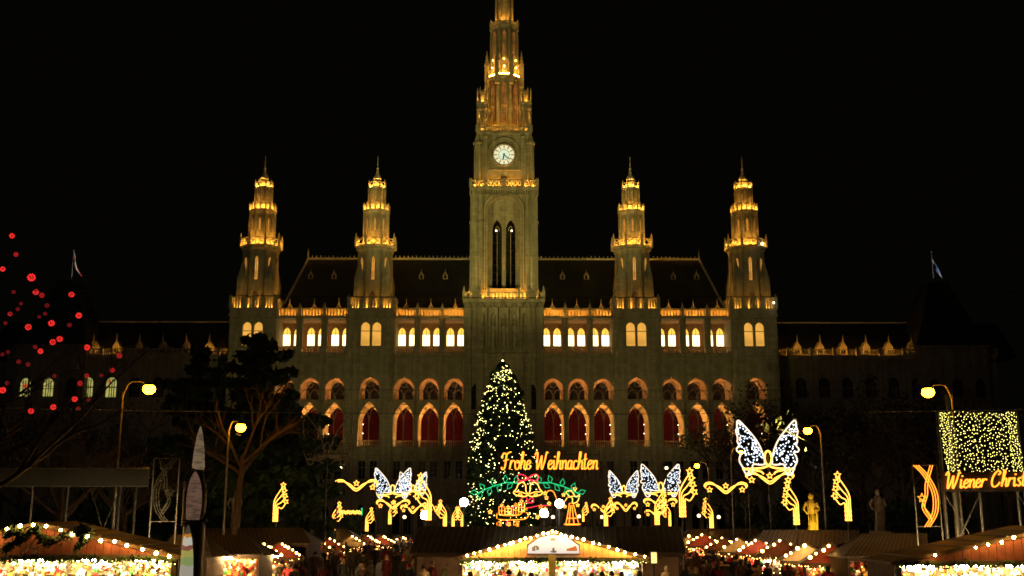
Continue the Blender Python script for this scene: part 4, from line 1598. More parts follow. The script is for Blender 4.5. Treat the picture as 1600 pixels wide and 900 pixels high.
street_lamp(233, 608, 46, 1, 'street lamp glowing orange above the blank board at left')
street_lamp(376, 668, 56, 1, 'street lamp lighting the bare trunk behind the advertising pylon', .6)
street_lamp(510, 725, 100, 1, 'distant street lamp above the left wave garland', 1.0, SODIUM, .26)
street_lamp(1262, 673, 68, -1, 'street lamp just right of the large winged light', .8)
street_lamp(1450, 613, 46, -1, 'street lamp glowing orange above the crossed ribbon light', 1.0)
street_lamp(1089, 728, 98, -1, 'distant street lamp above the right wave garland', 1.0, SODIUM, .22)
street_lamp(1158, 707, 84, 1, 'small street lamp at the left wing tip of the large winged light', .8, SODIUM, .16)


def globe_lamp(px_, py_, Y, label, mt=GLOBE, r=.2, cat_group='path globe lamps', nm='globe_lamp'):
    h = at(px_, py_, Y)
    root = empty(nm, (h.x, Y, 0))
    m = MB()
    m.tube([(0, 0, 0), (0, 0, h.z - r)], .06, 6)
    m.frus((0, 0), .16, .1, 0, .4, 8)
    m.frus((0, 0), .1, .16, h.z - r - .12, h.z - r + .04, 8)
    m.build('post', DMETAL, root)
    m = MB(); m.ball((0, 0, h.z), r, 12, 8)
    m.build('globe', mt, root)
    tag(root, label, 'lamp', cat_group)


for px_, py_, lb in ((481, 806, 'leftmost white globe lamp, left of the star sheaves'), (632, 808, 'globe lamp below the left winged lights'), (905, 807, 'globe lamp just right of the light figure'),
                     (940, 808, 'globe lamp under the small wave garland'), (998, 807, 'globe lamp under the smaller right winged light'), (1092, 806, 'globe lamp left of the small right sheaf'),
                     (1123, 808, 'globe lamp right of the small right sheaf'), (864, 808, 'globe lamp between two white floodlights')):
    globe_lamp(px_, py_, 124, lb)
for px_, py_, lb in ((725, 785, 'dazzling white lamp left of the Christmas tree'), (664, 805, 'dazzling white lamp at the foot of the tall left sheaf'), (850, 802, 'dazzling white lamp below the bells'), (874, 787, 'dazzling white lamp right of the bells')):
    globe_lamp(px_, py_, 88, lb, FLOODW, .34, 'white market floodlights', 'market_floodlight')

for i, (y0, y1, Y, r_, lb, xa, xb) in enumerate([(446, 450, 24, .009, 'thin overhead wire crossing the side towers', -14, 14), (632, 636, 33, .012, 'overhead tram wire above the left sign board', -19, 19),
                                  (640, 638, 42, .014, 'overhead wire carrying the curtain of lights', 17.3, 25), (600, 606, 60, .014, 'far overhead wire crossing the arcade', -32, 32)]):
    m = MB()
    a, b = at(0, y0, Y), at(1600, y1, Y)
    n = 14
    pts = []
    for k in range(n + 1):
        t = k / n
        pts.append((xa + (xb - xa) * t, Y, a.z + (b.z - a.z) * t - .25 * 4 * t * (1 - t)))
    m.tube(pts, r_, 4)
    tag(m.build('overhead_wire', METAL), lb, 'wire')
    for xx in (xa, xb):
        m = MB()
        m.tube([(0, 0, 0), (0, 0, pts[0][2] + .6)], .12, 8, False, .08)
        m.frus((0, 0), .25, .2, 0, .2, 8)
        tag(m.build('wire_mast', GALV, None, (xx + (.13 if xx > xa else -.13), Y, 0)), 'steel mast carrying the %s end of the %s' % ('right' if xx == xb else 'left', lb.split(' ', 1)[1] if lb[0] == 't' else lb), 'mast')

# ------------------------------------------------------------------ light decorations


def star2(c, r, rot=0.0, inner=.42):
    return [(c[0] + (r if i % 2 == 0 else r * inner) * math.sin(rot + i * PI / 5), c[1] + (r if i % 2 == 0 else r * inner) * math.cos(rot + i * PI / 5)) for i in range(10)]


def tube2(mb, pts, r, closed=False, y=0.0, n=5):
    mb.tube([(p[0], y, p[1]) for p in pts], r, n, closed)


def post_for(root, x, z, h=None):
    m = MB()
    m.tube([(x, .06, -root.location.z), (x, .06, z)], .05, 6)
    m.build('post', DMETAL, root)


def star_sheaf(px0, py0, py1, Y, side, label, tall=1.0, unlit=False):
    """bundle of stems rising from the foot and fanning to one side, a star at each tip"""
    b = at(px0, py0, Y)
    H = at(px0, py1, Y).z - b.z
    root = empty('star_sheaf_light', b)
    r = H * .0085 + .005
    nm = UNLIT if unlit else NEON_Y
    tips = [(.17, .92), (.20, .785), (.225, .645), (.25, .50)]
    for i, (tx, tz_) in enumerate(tips):
        m = MB()
        x0 = (-.055 + .036 * i)
        tube2(m, smooth([Vector((side * x0 * H, 0)), Vector((side * x0 * H, H * .28)), Vector((side * (x0 + .012) * H, H * (.3 + .40 * (tz_ - .35)))), Vector((side * (tx * .55 + x0 * .3) * H, H * (tz_ - .17))), Vector((side * tx * H * .98, H * tz_ - H * .05))], 4), r)
        m.build('stem', nm, root)
        m = MB()
        tube2(m, star2((side * tx * H, H * tz_), H * .074, .3 * i), r * .95, True)
        m.build('star', nm, root)
    for k in range(3):
        m = MB(); tube2(m, [(-.07 * H, H * (.02 + .09 * k)), (.07 * H, H * (.02 + .09 * k))], r * .9)
        m.build('binding', nm, root)
    post_for(root, 0, H * .7)
    tag(root, label, 'light decoration', 'star sheaf lights' if not unlit else None)


S_ = [(430, 815, 753, 66, 1, 'lone star sheaf light left of the wave garland'), (521, 830, 783, 86, 1, 'star sheaf light at the left end of the small lit bar'), (573, 830, 792, 104, 1, 'small star sheaf light below the left wave garland'),
      (609, 819, 781, 108, 1, 'star sheaf light directly below the left winged light'), (669, 813, 738, 56, -1, 'tallest star sheaf light on the left, stars leaning left'), (695, 824, 780, 92, -1, 'star sheaf light between the tall sheaf and the white lamp'),
      (708, 823, 791, 106, 1, 'small star sheaf light left of the white lamp'), (722, 823, 791, 108, -1, 'small star sheaf light under the white lamp'), (911, 815, 784, 112, 1, 'small star sheaf light right of the angel figure'),
      (947, 822, 776, 90, 1, 'star sheaf light below the smaller right winged light'), (1027, 820, 763, 74, 1, 'star sheaf light below the wide right winged light'), (1046, 822, 780, 100, -1, 'star sheaf light just left of the tall right sheaf'),
      (1067, 808, 730, 53, 1, 'tall star sheaf light right of the winged lights, stars leaning right'), (1112, 825, 777, 86, -1, 'small star sheaf light under the right wave garland'),
      (1245, 820, 750, 60, -1, 'star sheaf light under the right end of the large winged light'), (1326, 814, 736, 54, -1, 'star sheaf light standing alone right of the yellow-lit statue')]
for a in S_:
    star_sheaf(*a, tall=2 if a[2] < 760 else 1)

WING = [(.00, .0), (.04, .28), (.13, .55), (.27, .80), (.40, 1.0), (.445, .99), (.45, .85), (.47, .76), (.445, .60), (.455, .52), (.43, .42), (.47, .34), (.455, .27), (.38, .26), (.42, .16),
        (.43, .04), (.38, -.10), (.33, -.26), (.25, -.27), (.22, -.18), (.20, -.03), (.08, -.04)]


def winged_light(pxc, pxl, pyt, pyb, Y, label, unlit=False):
    c = at(pxc, pyb, Y)
    W = at(pxc, pyb, Y).x - at(pxl, pyb, Y).x
    Ht = at(pxc, pyt, Y).z - c.z
    root = empty('winged_light', c)
    z0 = Ht * .30
    sx_, sz_ = W / .46, Ht * .70
    rnd = random.Random(int(pxc))
    r = .011 * Ht + .008
    for e in (-1, 1):
        pts = [Vector((e * (.06 + x) * sx_ * .9, z0 + z * sz_)) for x, z in WING]
        sm = smooth(pts, 3, True)
        m = MB()
        tube2(m, sm, r, True)
        w = m.build('wing', UNLIT if unlit else NEON_W, root)
        # bulbs spread inside the outline
        poly = sm
        m = MB()
        n = 0
        while n < 150:
            x = rnd.uniform(.03, .5) * sx_ * e
            z = z0 + rnd.uniform(-.3, 1.0) * sz_
            ins = False
            for (a, b) in zip(poly, poly[1:] + poly[:1]):
                if (a.y > z) != (b.y > z) and x < (b.x - a.x) * (z - a.y) / (b.y - a.y) + a.x:
                    ins = not ins
            n += .2
            if ins:
                m.octa((x, 0, z), Ht * .0135)
                n += 1
        m.build('wing_bulbs', UNLIT if unlit else BULB_W, w)['kind'] = 'stuff'
    nm = UNLIT if unlit else NEON_Y
    m = MB()
    tube2(m, [(.055 * sx_ * math.cos(i * PI / 6), z0 + (.12 + .17 * math.sin(i * PI / 6)) * sz_) for i in range(12)], r * 1.3, True)
    m.build('head_ring', nm, root)
    m = MB()
    for e in (-1, 1):
        tube2(m, smooth([Vector((0, z0 - .06 * sz_)), Vector((e * .12 * sx_, z0 - .12 * sz_)), Vector((e * .4 * sx_, z0 - .14 * sz_))], 4), r * 1.2)
        tube2(m, smooth([Vector((e * .4 * sx_, z0 - .14 * sz_)), Vector((e * .14 * sx_, z0 - .19 * sz_)), Vector((e * .08 * sx_, z0 - .26 * sz_))], 4), r)
    m.build('bracket', nm, root)
    m = MB()
    m.tube([(0, .06, -c.z), (0, .06, z0 + .2 * sz_)], .06, 6)
    m.tube([(-.4 * sx_, .06, z0), (.4 * sx_, .06, z0)], .03, 5)
    m.build('post', DMETAL, root)
    tag(root, label, 'light decoration', 'winged lights')


winged_light(613, 585, 732, 784, 106, 'left pair of white light wings, the nearer of the two')
winged_light(645, 624, 738, 778, 118, 'white light wings half hidden behind the tall left sheaf')
winged_light(975, 952, 736, 782, 114, 'smaller white light wings right of the Christmas tree')
winged_light(1033, 1003, 726, 782, 104, 'medium white light wings above the right star sheaves')
winged_light(1202, 1155, 658, 752, 66, 'largest white light wings, high beside the right street lamp')
winged_light(510, 472, 648, 735, 70, 'unlit wing frame hanging before the left arcade', True)


def wave_garland(pxa, pxb, pyt, pyb, Y, label, stars=True, unlit=False):
    c = at((pxa + pxb) / 2, pyb, Y)
    W = at(pxb, pyb, Y).x - at(pxa, pyb, Y).x
    H = at((pxa + pxb) / 2, pyt, Y).z - c.z
    root = empty('wave_garland_light', c)
    r = .012 * W * .6 + .014
    prof = [(-.5, .62), (-.49, .85), (-.42, 1.0), (-.3, .95), (-.15, .45), (0, .06), (.15, .45), (.3, .95), (.42, 1.0), (.49, .85), (.5, .62)]
    for k, dz in enumerate((0, .18)):
        m = MB()
        tube2(m, smooth([Vector((x * W * (1 - .05 * k), z * H * (1 - dz * .3) + (dz * H if abs(x) < .2 else -dz * H * .4))) for x, z in prof], 4), r)
        m.build('wave', NEON_Y, root)
    for x, z in ((-.38, .38), (0, .72), (.38, .38)):
        m = MB()
        tube2(m, star2((x * W, z * H), W * .07, 0), r * .8, True)
        m.build('star', NEON_Y, root)
    m = MB()
    for e in (-.45, .45):
        m.tube([(e * W, .08, -c.z), (e * W, .08, H)], .045, 6)
    m.tube([(-.45 * W, .08, H * .5), (.45 * W, .08, H * .5)], .03, 5)
    m.build('post', DMETAL, root)
    tag(root, label, 'light decoration', 'wave garland lights')


wave_garland(523, 590, 750, 768, 77, 'wide yellow wave garland at left, joined to the left wings')
wave_garland(1101, 1168, 754, 772, 77, 'wide yellow wave garland at right under the street lamp')
wave_garland(1166, 1241, 738, 757, 66, 'yellow wave garland hanging under the largest wings')
wave_garland(626, 664, 789, 803, 108, 'small yellow wave garland left of the tall left sheaf')
wave_garland(924, 962, 788, 801, 108, 'small yellow wave garland below the smaller right wings')
wave_garland(588, 640, 781, 796, 104, 'yellow wave garland directly under the left wings')
wave_garland(1006, 1058, 779, 794, 102, 'yellow wave garland directly under the medium right wings')
wave_garland(960, 996, 785, 800, 112, 'yellow wave garland under the smaller right wings')
wave_garland(672, 690, 788, 801, 112, 'short yellow wave garland between the left sheaves')
wave_garland(1008, 1046, 797, 808, 112, 'low yellow wave garland behind the right star sheaves')

# small lit bar of lamps with candles
c = at(548, 805, 92)
root = empty('lamp_bar_light', c)
s_ = mpp(800, 92)
for i in range(9):
    m = MB(); tube2(m, star2(((-15 + 3.6 * i) * s_, (4 + (i % 2)) * s_), 3 * s_, .3 * i), .03, True)
    m.build('star', NEON_Y, root)
m = MB(); tube2(m, [(-20 * s_, 2 * s_), (-20 * s_, 9 * s_)], .07); m.build('candle', NEON_R, root)
m = MB(); tube2(m, [(17 * s_, 0), (17 * s_, 11 * s_)], .06); m.build('candle', NEON_G, root)
m = MB()
m.tube([(-20 * s_, .06, 0), (17 * s_, .06, 0)], .03, 5)
for e in (-20, 17):
    m.tube([(e * s_, .06, -c.z), (e * s_, .06, 0)], .04, 5)
m.build('post', DMETAL, root)
tag(root, 'short bar of lit stars with red and green candle ends', 'light decoration')

# ---- script lettering from tubes
GL = {
    'F': (.62, [[(.0, .62), (.02, .82), (.14, .93), (.3, .86), (.48, .95), (.66, 1.0)], [(.34, .9), (.3, .6), (.28, .25), (.2, .02), (.06, -.02), (.0, .12)], [(.12, .48), (.3, .52), (.5, .56)]]),
    'W': (1.0, [[(-.02, .8), (.06, .98), (.16, .92), (.16, .5), (.18, .05), (.24, .02), (.36, .35), (.48, .75), (.5, .7), (.5, .3), (.54, .02), (.6, .05), (.74, .45), (.86, .98), (.95, .92)]]),
    'C': (.72, [[(.46, .74), (.58, .86), (.48, .98), (.28, .9), (.1, .6), (.05, .28), (.14, .04), (.32, .0), (.52, .14), (.6, .28)]]),
    'r': (.36, [[(.0, .0), (.06, .44), (.08, .5)], [(.05, .28), (.14, .45), (.26, .5), (.33, .43)]]),
    'o': (.42, [[(.2, .5), (.06, .42), (.02, .2), (.1, .01), (.24, .0), (.35, .16), (.35, .38), (.22, .5), (.3, .44), (.42, .46)]]),
    'h': (.42, [[(.02, .0), (.06, .5), (.1, .98), (.18, .9), (.08, .4)], [(.05, .22), (.15, .44), (.26, .5), (.32, .4), (.3, .12), (.34, .0), (.42, .06)]]),
    'e': (.38, [[(.02, .22), (.2, .28), (.31, .38), (.26, .5), (.12, .47), (.03, .26), (.06, .06), (.18, .0), (.3, .06), (.38, .18)]]),
    'i': (.22, [[(.02, .46), (.05, .5), (.05, .2), (.06, .03), (.12, .0), (.2, .1)], [(.08, .68), (.1, .76)]]),
    'n': (.42, [[(.0, .44), (.04, .5), (.05, .2), (.05, .0)], [(.05, .25), (.14, .44), (.26, .5), (.32, .4), (.31, .1), (.35, .0), (.42, .08)]]),
    'm': (.6, [[(.0, .44), (.04, .5), (.05, .2), (.05, .0)], [(.05, .25), (.12, .44), (.22, .5), (.27, .4), (.27, .0)], [(.27, .25), (.36, .46), (.46, .5), (.5, .4), (.5, .1), (.54, .0), (.6, .08)]]),
    'a': (.42, [[(.3, .46), (.16, .5), (.04, .34), (.03, .1), (.12, .0), (.24, .08), (.31, .3), (.32, .5), (.3, .15), (.34, .0), (.42, .08)]]),
    'c': (.36, [[(.3, .42), (.2, .5), (.07, .42), (.02, .2), (.1, .02), (.22, .0), (.34, .12)]]),
    't': (.28, [[(.1, .9), (.08, .5), (.06, .1), (.12, .0), (.26, .1)], [(-.03, .55), (.24, .6)]]),
    's': (.32, [[(.26, .46), (.16, .5), (.07, .4), (.16, .28), (.25, .14), (.16, .0), (.02, .06)]]),
    'k': (.4, [[(.02, .0), (.06, .5), (.1, .98), (.18, .9), (.07, .3)], [(.3, .48), (.16, .36), (.1, .26), (.22, .14), (.38, .0)]]),
    'd': (.44, [[(.3, .44), (.16, .5), (.04, .34), (.03, .1), (.12, .0), (.24, .08), (.33, .35), (.38, .98)], [(.33, .35), (.32, .05), (.42, .05)]]),
    'l': (.22, [[(.02, .1), (.1, .6), (.16, .95), (.1, .98), (.05, .5), (.06, .04), (.14, .0), (.22, .1)]]),
    ' ': (.26, []),
}


def lettering(root, text, width, capz, mt, r, slant=.12, double=.05, upto=None, rise=0.0):
    tot = sum(GL[c][0] + .02 for c in text)
    k = width / tot
    x = 0.0
    for ch in text:
        w, st = GL[ch]
        if st:
            m = MB()
            for s_ in st:
                for dx in ((0, double) if double else (0,)):
                    pts = [Vector(((x + p[0] + dx + slant * p[1]) * k, p[1] * capz + rise * x * k)) for p in s_]
                    tube2(m, smooth(pts, 4) if len(pts) > 2 else pts, r)
            m.build('letter', mt, root)
        x += w + .02


# "Frohe Weihnachten" with its frame
FY = 72.0
c = at(783, 733, FY)
root = empty('greeting_sign', c)
lettering(root, 'Frohe Weihnachten', at(934, 733, FY).x - c.x, at(783, 706, FY).z - c.z, NEON_O, .03, .1, .05)
wsg = at(934, 733, FY).x - c.x
m = MB()
for x in (-.2, wsg + .1):
    m.tube([(x, .1, -c.z), (x, .1, 1.2)], .05, 6)
for z in (.02, .95):
    m.tube([(-.2, .1, z), (wsg + .1, .1, z)], .018, 5)
m.build('frame', DMETAL, root)
tag(root, 'glowing orange script sign reading Frohe Weihnachten', 'sign')

# bells, bow and green branch
c = at(825, 757, FY)
root = empty('bell_garland_light', c)
s_ = mpp(757, FY)


def leaf2(cx, cz, L, ang):
    ca, sa = math.cos(ang), math.sin(ang)
    q = [(0, 0), (.45 * L, .3 * L), (L, .12 * L), (.55 * L, -.28 * L)]
    return [(cx + x * ca - z * sa, cz + x * sa + z * ca) for x, z in q]


for e in (-1, 1):
    stem = smooth([Vector((e * 12 * s_, 1 * s_)), Vector((e * 32 * s_, 3 * s_)), Vector((e * 58 * s_, -4 * s_)), Vector((e * 82 * s_, -15 * s_))], 5)
    m = MB(); tube2(m, stem, .026)
    m.build('branch', NEON_G, root)
    for i, (x, z, a) in enumerate(((20, 2, 110), (24, 2, -40), (36, 2, 100), (42, 0, -60), (52, -3, 70), (58, -5, -70), (68, -9, 60), (72, -11, -60), (78, -13, 10))):
        m = MB()
        ang = R(a) if e > 0 else PI - R(a)
        tube2(m, leaf2(e * x * s_, z * s_, 12.5 * s_, ang), .024, True)
        m.build('leaf', NEON_G, root)
    m = MB()
    bell = [(-2, 10), (-6, 6), (-7.5, -1), (-11, -7), (-8, -10), (0, -11), (8, -10), (11, -7), (7.5, -1), (6, 6), (2, 10)]
    tl = .18 * e
    cx = e * 9.5 + e * 1
    tr = lambda x, z: ((cx + x * math.cos(tl) - z * math.sin(tl)) * s_, (-7 + x * math.sin(tl) + z * math.cos(tl)) * s_)
    tube2(m, smooth([Vector(tr(x, z)) for x, z in bell], 3, True), .028, True)
    tube2(m, smooth([Vector(tr(x, z)) for x, z in ((-9, -6), (0, -4.5), (9, -6))], 3), .022)
    tube2(m, [tr(3 * math.cos(i * PI / 3), -9 + 1.8 * math.sin(i * PI / 3)) for i in range(6)], .022, True)
    m.build('bell', NEON_Y, root)
    m = MB()
    bow = [(0, 9), (8, 15), (15, 15), (16, 9), (12, 6), (6, 7)]
    tube2(m, smooth([Vector((e * x * s_, z * s_)) for x, z in bow], 4, True), .03, True)
    tube2(m, smooth([Vector((0, 8 * s_)), Vector((e * 8 * s_, 5 * s_)), Vector((e * 17 * s_, 3 * s_))], 4), .026)
    m.build('bow', NEON_R, root)
m = MB()
for e in (-1, 1):
    m.tube([(e * 83 * s_, .1, -c.z), (e * 83 * s_, .1, 16 * s_)], .05, 6)
for z in (16, -20):
    m.tube([(-83 * s_, .1, z * s_), (83 * s_, .1, z * s_)], .018, 5)
m.build('frame', DMETAL, root)
tag(root, 'green branch of light with red bow and two golden bells', 'light decoration')

# sleigh with presents, lower down
SY = 80.0
c = at(800, 812, SY)
root = empty('sleigh_light', c)
s_ = mpp(810, SY)
m = MB()
tube2(m, smooth([Vector((x * s_, z * s_)) for x, z in ((-22, 12), (-24, 4), (-18, 0), (10, 0), (22, 2), (26, 8), (22, 11))], 4), .03)
tube2(m, smooth([Vector((x * s_, z * s_)) for x, z in ((-20, 12), (-16, 7), (10, 7), (18, 14), (24, 17))], 4), .03)
m.build('runner', NEON_O, root)
for k, (x, z, w, h) in enumerate(((-16, 8, 9, 12), (-6, 8, 10, 9), (6, 8, 8, 13), (15, 12, 9, 14))):
    m = MB()
    tube2(m, [((x - w / 2) * s_, z * s_), ((x + w / 2) * s_, z * s_), ((x + w / 2) * s_, (z + h) * s_), ((x - w / 2) * s_, (z + h) * s_)], .026, True)
    tube2(m, [(x * s_, z * s_), (x * s_, (z + h) * s_)], .022)
    tube2(m, [((x - w / 2) * s_, (z + h / 2) * s_), ((x + w / 2) * s_, (z + h / 2) * s_)], .022)
    tube2(m, star2((x * s_, (z + h + 2) * s_), 3 * s_), .022, True)
    m.build('present', NEON_Y if k % 2 else NEON_O, root)
for k, (x, z) in enumerate(((-34, 12), (45, 20), (40, 4), (-20, -6), (-5, -7), (8, -8), (52, 16))):
    m = MB(); tube2(m, star2((x * s_, z * s_), 3.6 * s_, .2 * k), .026, True)
    m.build('star', NEON_O if k % 2 else NEON_Y, root)
m = MB()
tube2(m, smooth([Vector((x * s_, z * s_)) for x, z in ((-18, 23), (-10, 17), (5, 20), (24, 18), (40, 21), (62, 22))], 4), .026)
tube2(m, smooth([Vector((x * s_, z * s_)) for x, z in ((14, 27), (16, 34), (23, 35), (24, 28), (31, 34), (34, 27), (24, 26))], 3, True), .03, True)
m.build('ribbon', NEON_R, root)
for x0 in (-20, -6, 6):
    m = MB(); tube2(m, smooth([Vector(((x0 + dx) * s_, dz * s_)) for dx, dz in ((-3, -9), (-3, -4), (2, -3), (3, -8), (1, -12))], 3), .024)
    m.build('ornament', NEON_R if x0 == -6 else NEON_O, root)
m = MB()
for e in (-22, 22):
    m.tube([(e * s_, .1, -c.z), (e * s_, .1, 14 * s_)], .05, 6)
m.build('post', DMETAL, root)
tag(root, 'sleigh of light loaded with presents, red ribbon and stars below the bells', 'light decoration')

# angel figure and candy cane arc
c = at(893, 820, 84)
root = empty('angel_light', c)
s_ = mpp(800, 84)
m = MB()
for q in ([(-9, 0), (-5, 20), (-3, 33), (3, 33), (6, 20), (12, 0), (-9, 0)], [(-4, 0), (-1, 30)], [(4, 0), (1, 30)], [(-7, 10), (8, 10)], [(-12, 1), (16, 1)]):
    tube2(m, [(x * s_, z * s_) for x, z in q], .032)
m.build('gown', NEON_O, root)
m = MB()
tube2(m, smooth([Vector((x * s_, z * s_)) for x, z in ((2, 33), (10, 36), (13, 46), (7, 43), (0, 52), (-8, 50), (-3, 44), (2, 40))], 3, True), .03, True)
for q in ([(-10, 36), (-6, 42), (4, 44)], [(6, 52), (9, 56), (3, 57), (6, 52)]):
    tube2(m, [(x * s_, z * s_) for x, z in q], .028)
m.build('wings', NEON_Y, root)
for x, z in ((-12, 46), (10, 30), (-10, 28)):
    m = MB(); tube2(m, star2((x * s_, z * s_), 3 * s_), .025, True); m.build('star', NEON_Y, root)
m = MB(); m.tube([(0, .1, -c.z), (0, .1, 30 * s_)], .05, 6); m.build('post', DMETAL, root)
tag(root, 'angel figure of orange light tubes right of the bells', 'light decoration')
c = at(860, 795, 84)
root = empty('cane_light', c)
m = MB(); tube2(m, smooth([Vector((x * s_, z * s_)) for x, z in ((11, 0), (10, 14), (4, 27), (-4, 27), (-7, 20))], 4), .03); m.build('cane', NEON_O, root)
for x, z in ((-6, 17), (-2, 8), (-8, 24)):
    m = MB(); tube2(m, star2((x * s_, z * s_), 3.4 * s_), .026, True); m.build('star', NEON_Y, root)
m = MB(); m.tube([(11 * s_, .1, -c.z), (11 * s_, .1, 6 * s_)], .05, 6); m.build('post', DMETAL, root)
tag(root, 'curved cane of light with three stars right of the bells', 'light decoration')

# ---- right gate: script sign, curtain of lights, crossed ribbon; left gate: unlit board and ribbon
GY = 41.0
c = at(1476, 763, GY)
root = empty('market_sign', c)
s_ = mpp(760, GY)
lettering(root, 'Wiener Christkindlmarkt', 218 * s_, 25 * s_, NEON_O, .022, .22, .045, None, .035)
m = MB()
m.box(-3 * s_, 236 * s_, .1, .16, -5 * s_, 26 * s_)
m.build('board', DMETAL, root)
m = MB()
for x in (4, 60, 120, 180, 230):
    m.tube([(x * s_, .3, -c.z), (x * s_, .3, 0)], .05, 6)
for x in (4, 120):
    m.tube([(x * s_, .3, -2.6), ((x + 56) * s_, .3, -.2)], .025, 5)
    m.tube([((x + 56) * s_, .3, -2.6), (x * s_, .3, -.2)], .025, 5)
m.build('truss', GALV, root)
tag(root, 'orange script sign reading Wiener Christkindlmarkt cut off by the right edge', 'sign')
c = at(1468, 643, GY + .6)
root = empty('light_curtain', c)
rnd = random.Random(17)
Hc = c.z - at(1468, 738, GY + .6).z
for i in range(30):
    x = i * (120 / 29.) * s_
    slx = rnd.uniform(0, 6) * s_ + 3 * s_
    m = MB()
    m.tube([(x, 0, 0), (x + slx, 0, -Hc)], .004, 3)
    m.k = 1
    dens = 34 if (i < 4 or i > 25) else 17
    for k in range(dens):
        t = (k + rnd.random()) / dens
        m.octa((x + slx * t + rnd.gauss(0, .025), rnd.gauss(0, .03), -Hc * t), .0175)
    m.build('light_string', [DMETAL, BULB_C], root)
m = MB()
m.tube([(-.1, 0, 0), (128 * s_, 0, 0)], .02, 5)
m.tube([(128 * s_, .1, -c.z), (128 * s_, .1, .05)], .06, 6)
m.tube([(-.05, .1, -c.z), (-.05, .1, .05)], .06, 6)
m.build('frame', DMETAL, root)
tag(root, 'hanging curtain of small yellow lights above the right script sign', 'light curtain')


def ribbon(px_, py0, py1, Y, mirror, mt, label):
    c = at(px_, py1, Y)
    H = at(px_, py0, Y).z - c.z
    root = empty('crossed_ribbon_light', c)
    k = H / 97.0
    e = mirror
    for off in (0, 4, 8):
        m = MB()
        tube2(m, smooth([Vector((e * (x + off) * k, z * k)) for x, z in ((-19, 97), (-4, 80), (8, 52), (6, 22), (-8, 0))], 5), .018)
        tube2(m, smooth([Vector((e * (x - off) * k, z * k)) for x, z in ((16, 97), (6, 68), (4, 50), (-2, 30), (8, 12))], 5), .018) if off else None
        m.build('ribbon', mt, root)
    m = MB(); tube2(m, smooth([Vector((e * x * k, z * k)) for x, z in ((-10, 44), (-6, 30), (2, 18), (4, 8))], 4), .018)
    m.build('tail', mt, root)
    m = MB(); tube2(m, star2((e * -9 * k, 45 * k), 7.5 * k), .018, True)
    m.build('star', mt, root)
    m = MB()
    for x in (-20, 20):
        m.tube([(x * k, .06, -c.z), (x * k, .06, H)], .03, 5)
    for z in (0, H):
        m.tube([(-20 * k, .06, z), (20 * k, .06, z)], .015, 5)
    m.build('frame', METAL, root)
    tag(root, label, 'light decoration')


ribbon(1453, 727, 823, GY, 1, NEON_O, 'crossed orange ribbons of light with a star left of the right sign')
ribbon(254, 716, 815, GY, -1, UNLIT, 'unlit crossed ribbon frame right of the blank board')
a, b = at(-60, 760, GY), at(233, 732, GY)
root = empty('blank_board', (a.x, GY, a.z))
W_, H_ = b.x - a.x, b.z - a.z
m = MB(); m.box(0, W_, 0, .08, 0, H_); m.build('board', mat('dull grey board', (.028, .03, .028), .7, .3, 1.2), root)
m = MB()
m.tube([(0, -.02, 0), (W_, -.02, 0), (W_, -.02, H_), (0, -.02, H_)], .02, 5, True)
m.build('rim', UNLIT, root)
m = MB()
for px_ in (-40, 48, 103, 185, 210):
    x = at(px_, 760, GY).x - a.x
    m.tube([(x, .2, -a.z), (x, .2, H_ + .1)], .045, 6)
m.tube([(at(140, 760, GY).x - a.x, .2, -a.z + 1.8), (at(185, 760, GY).x - a.x, .2, -.1)], .02, 5)
m.tube([(at(185, 760, GY).x - a.x, .2, -a.z + 1.8), (at(140, 760, GY).x - a.x, .2, -.1)], .02, 5)
m.build('truss', DMETAL, root)
tag(root, 'long unlit grey board on a truss at the left edge', 'sign board')

# ------------------------------------------------------------------ advertising pylon in the left foreground
def backlit(name, col, s):
    m_ = bpy.data.materials.new(name)
    m_.use_nodes = True
    b_ = m_.node_tree.nodes['Principled BSDF']
    nt = m_.node_tree
    tc = nt.nodes.new('ShaderNodeTexCoord')
    mp = nt.nodes.new('ShaderNodeMapping'); mp.inputs['Scale'].default_value = (3, 3, 11)
    nz = nt.nodes.new('ShaderNodeTexNoise'); nz.inputs['Scale'].default_value = 1.2
    rp = nt.nodes.new('ShaderNodeValToRGB')
    rp.color_ramp.elements[0].position = .38; rp.color_ramp.elements[0].color = tuple(c * .55 for c in col) + (1,)
    rp.color_ramp.elements[1].position = .52; rp.color_ramp.elements[1].color = col + (1,)
    nt.links.new(tc.outputs['Object'], mp.inputs[0]); nt.links.new(mp.outputs[0], nz.inputs['Vector'])
    nt.links.new(nz.outputs['Fac'], rp.inputs[0])
    nt.links.new(rp.outputs[0], b_.inputs['Base Color']); nt.links.new(rp.outputs[0], b_.inputs['Emission Color'])
    b_.inputs['Emission Strength'].default_value = s
    return m_


BACKP = backlit('backlit pale film', (.6, .42, .24), .24)
AY = 30.0
c = at(299, 900, AY)
k = mpp(780, AY)
root = empty('advertising_pylon', (c.x, AY, 0))
zb_ = lambda py: at(299, py, AY).z
m = MB()
m.lathe((0, 0, 0), [(.36, 0), (.36, .3), (.3, .5), (.3, zb_(900)), (.29, zb_(822)), (.2, zb_(812)), (.28, zb_(800)), (.29, zb_(770)), (.16, zb_(738)), (.15, zb_(732))], 16)
m.build('column', DMETAL, root)
m = MB()
m.lathe((.02, 0, 0), [(.155, zb_(734)), (.17, zb_(728)), (.14, zb_(705)), (.08, zb_(680)), (.02, zb_(667)), (0, zb_(666))], 14)
m.build('spike', BACKP, root)


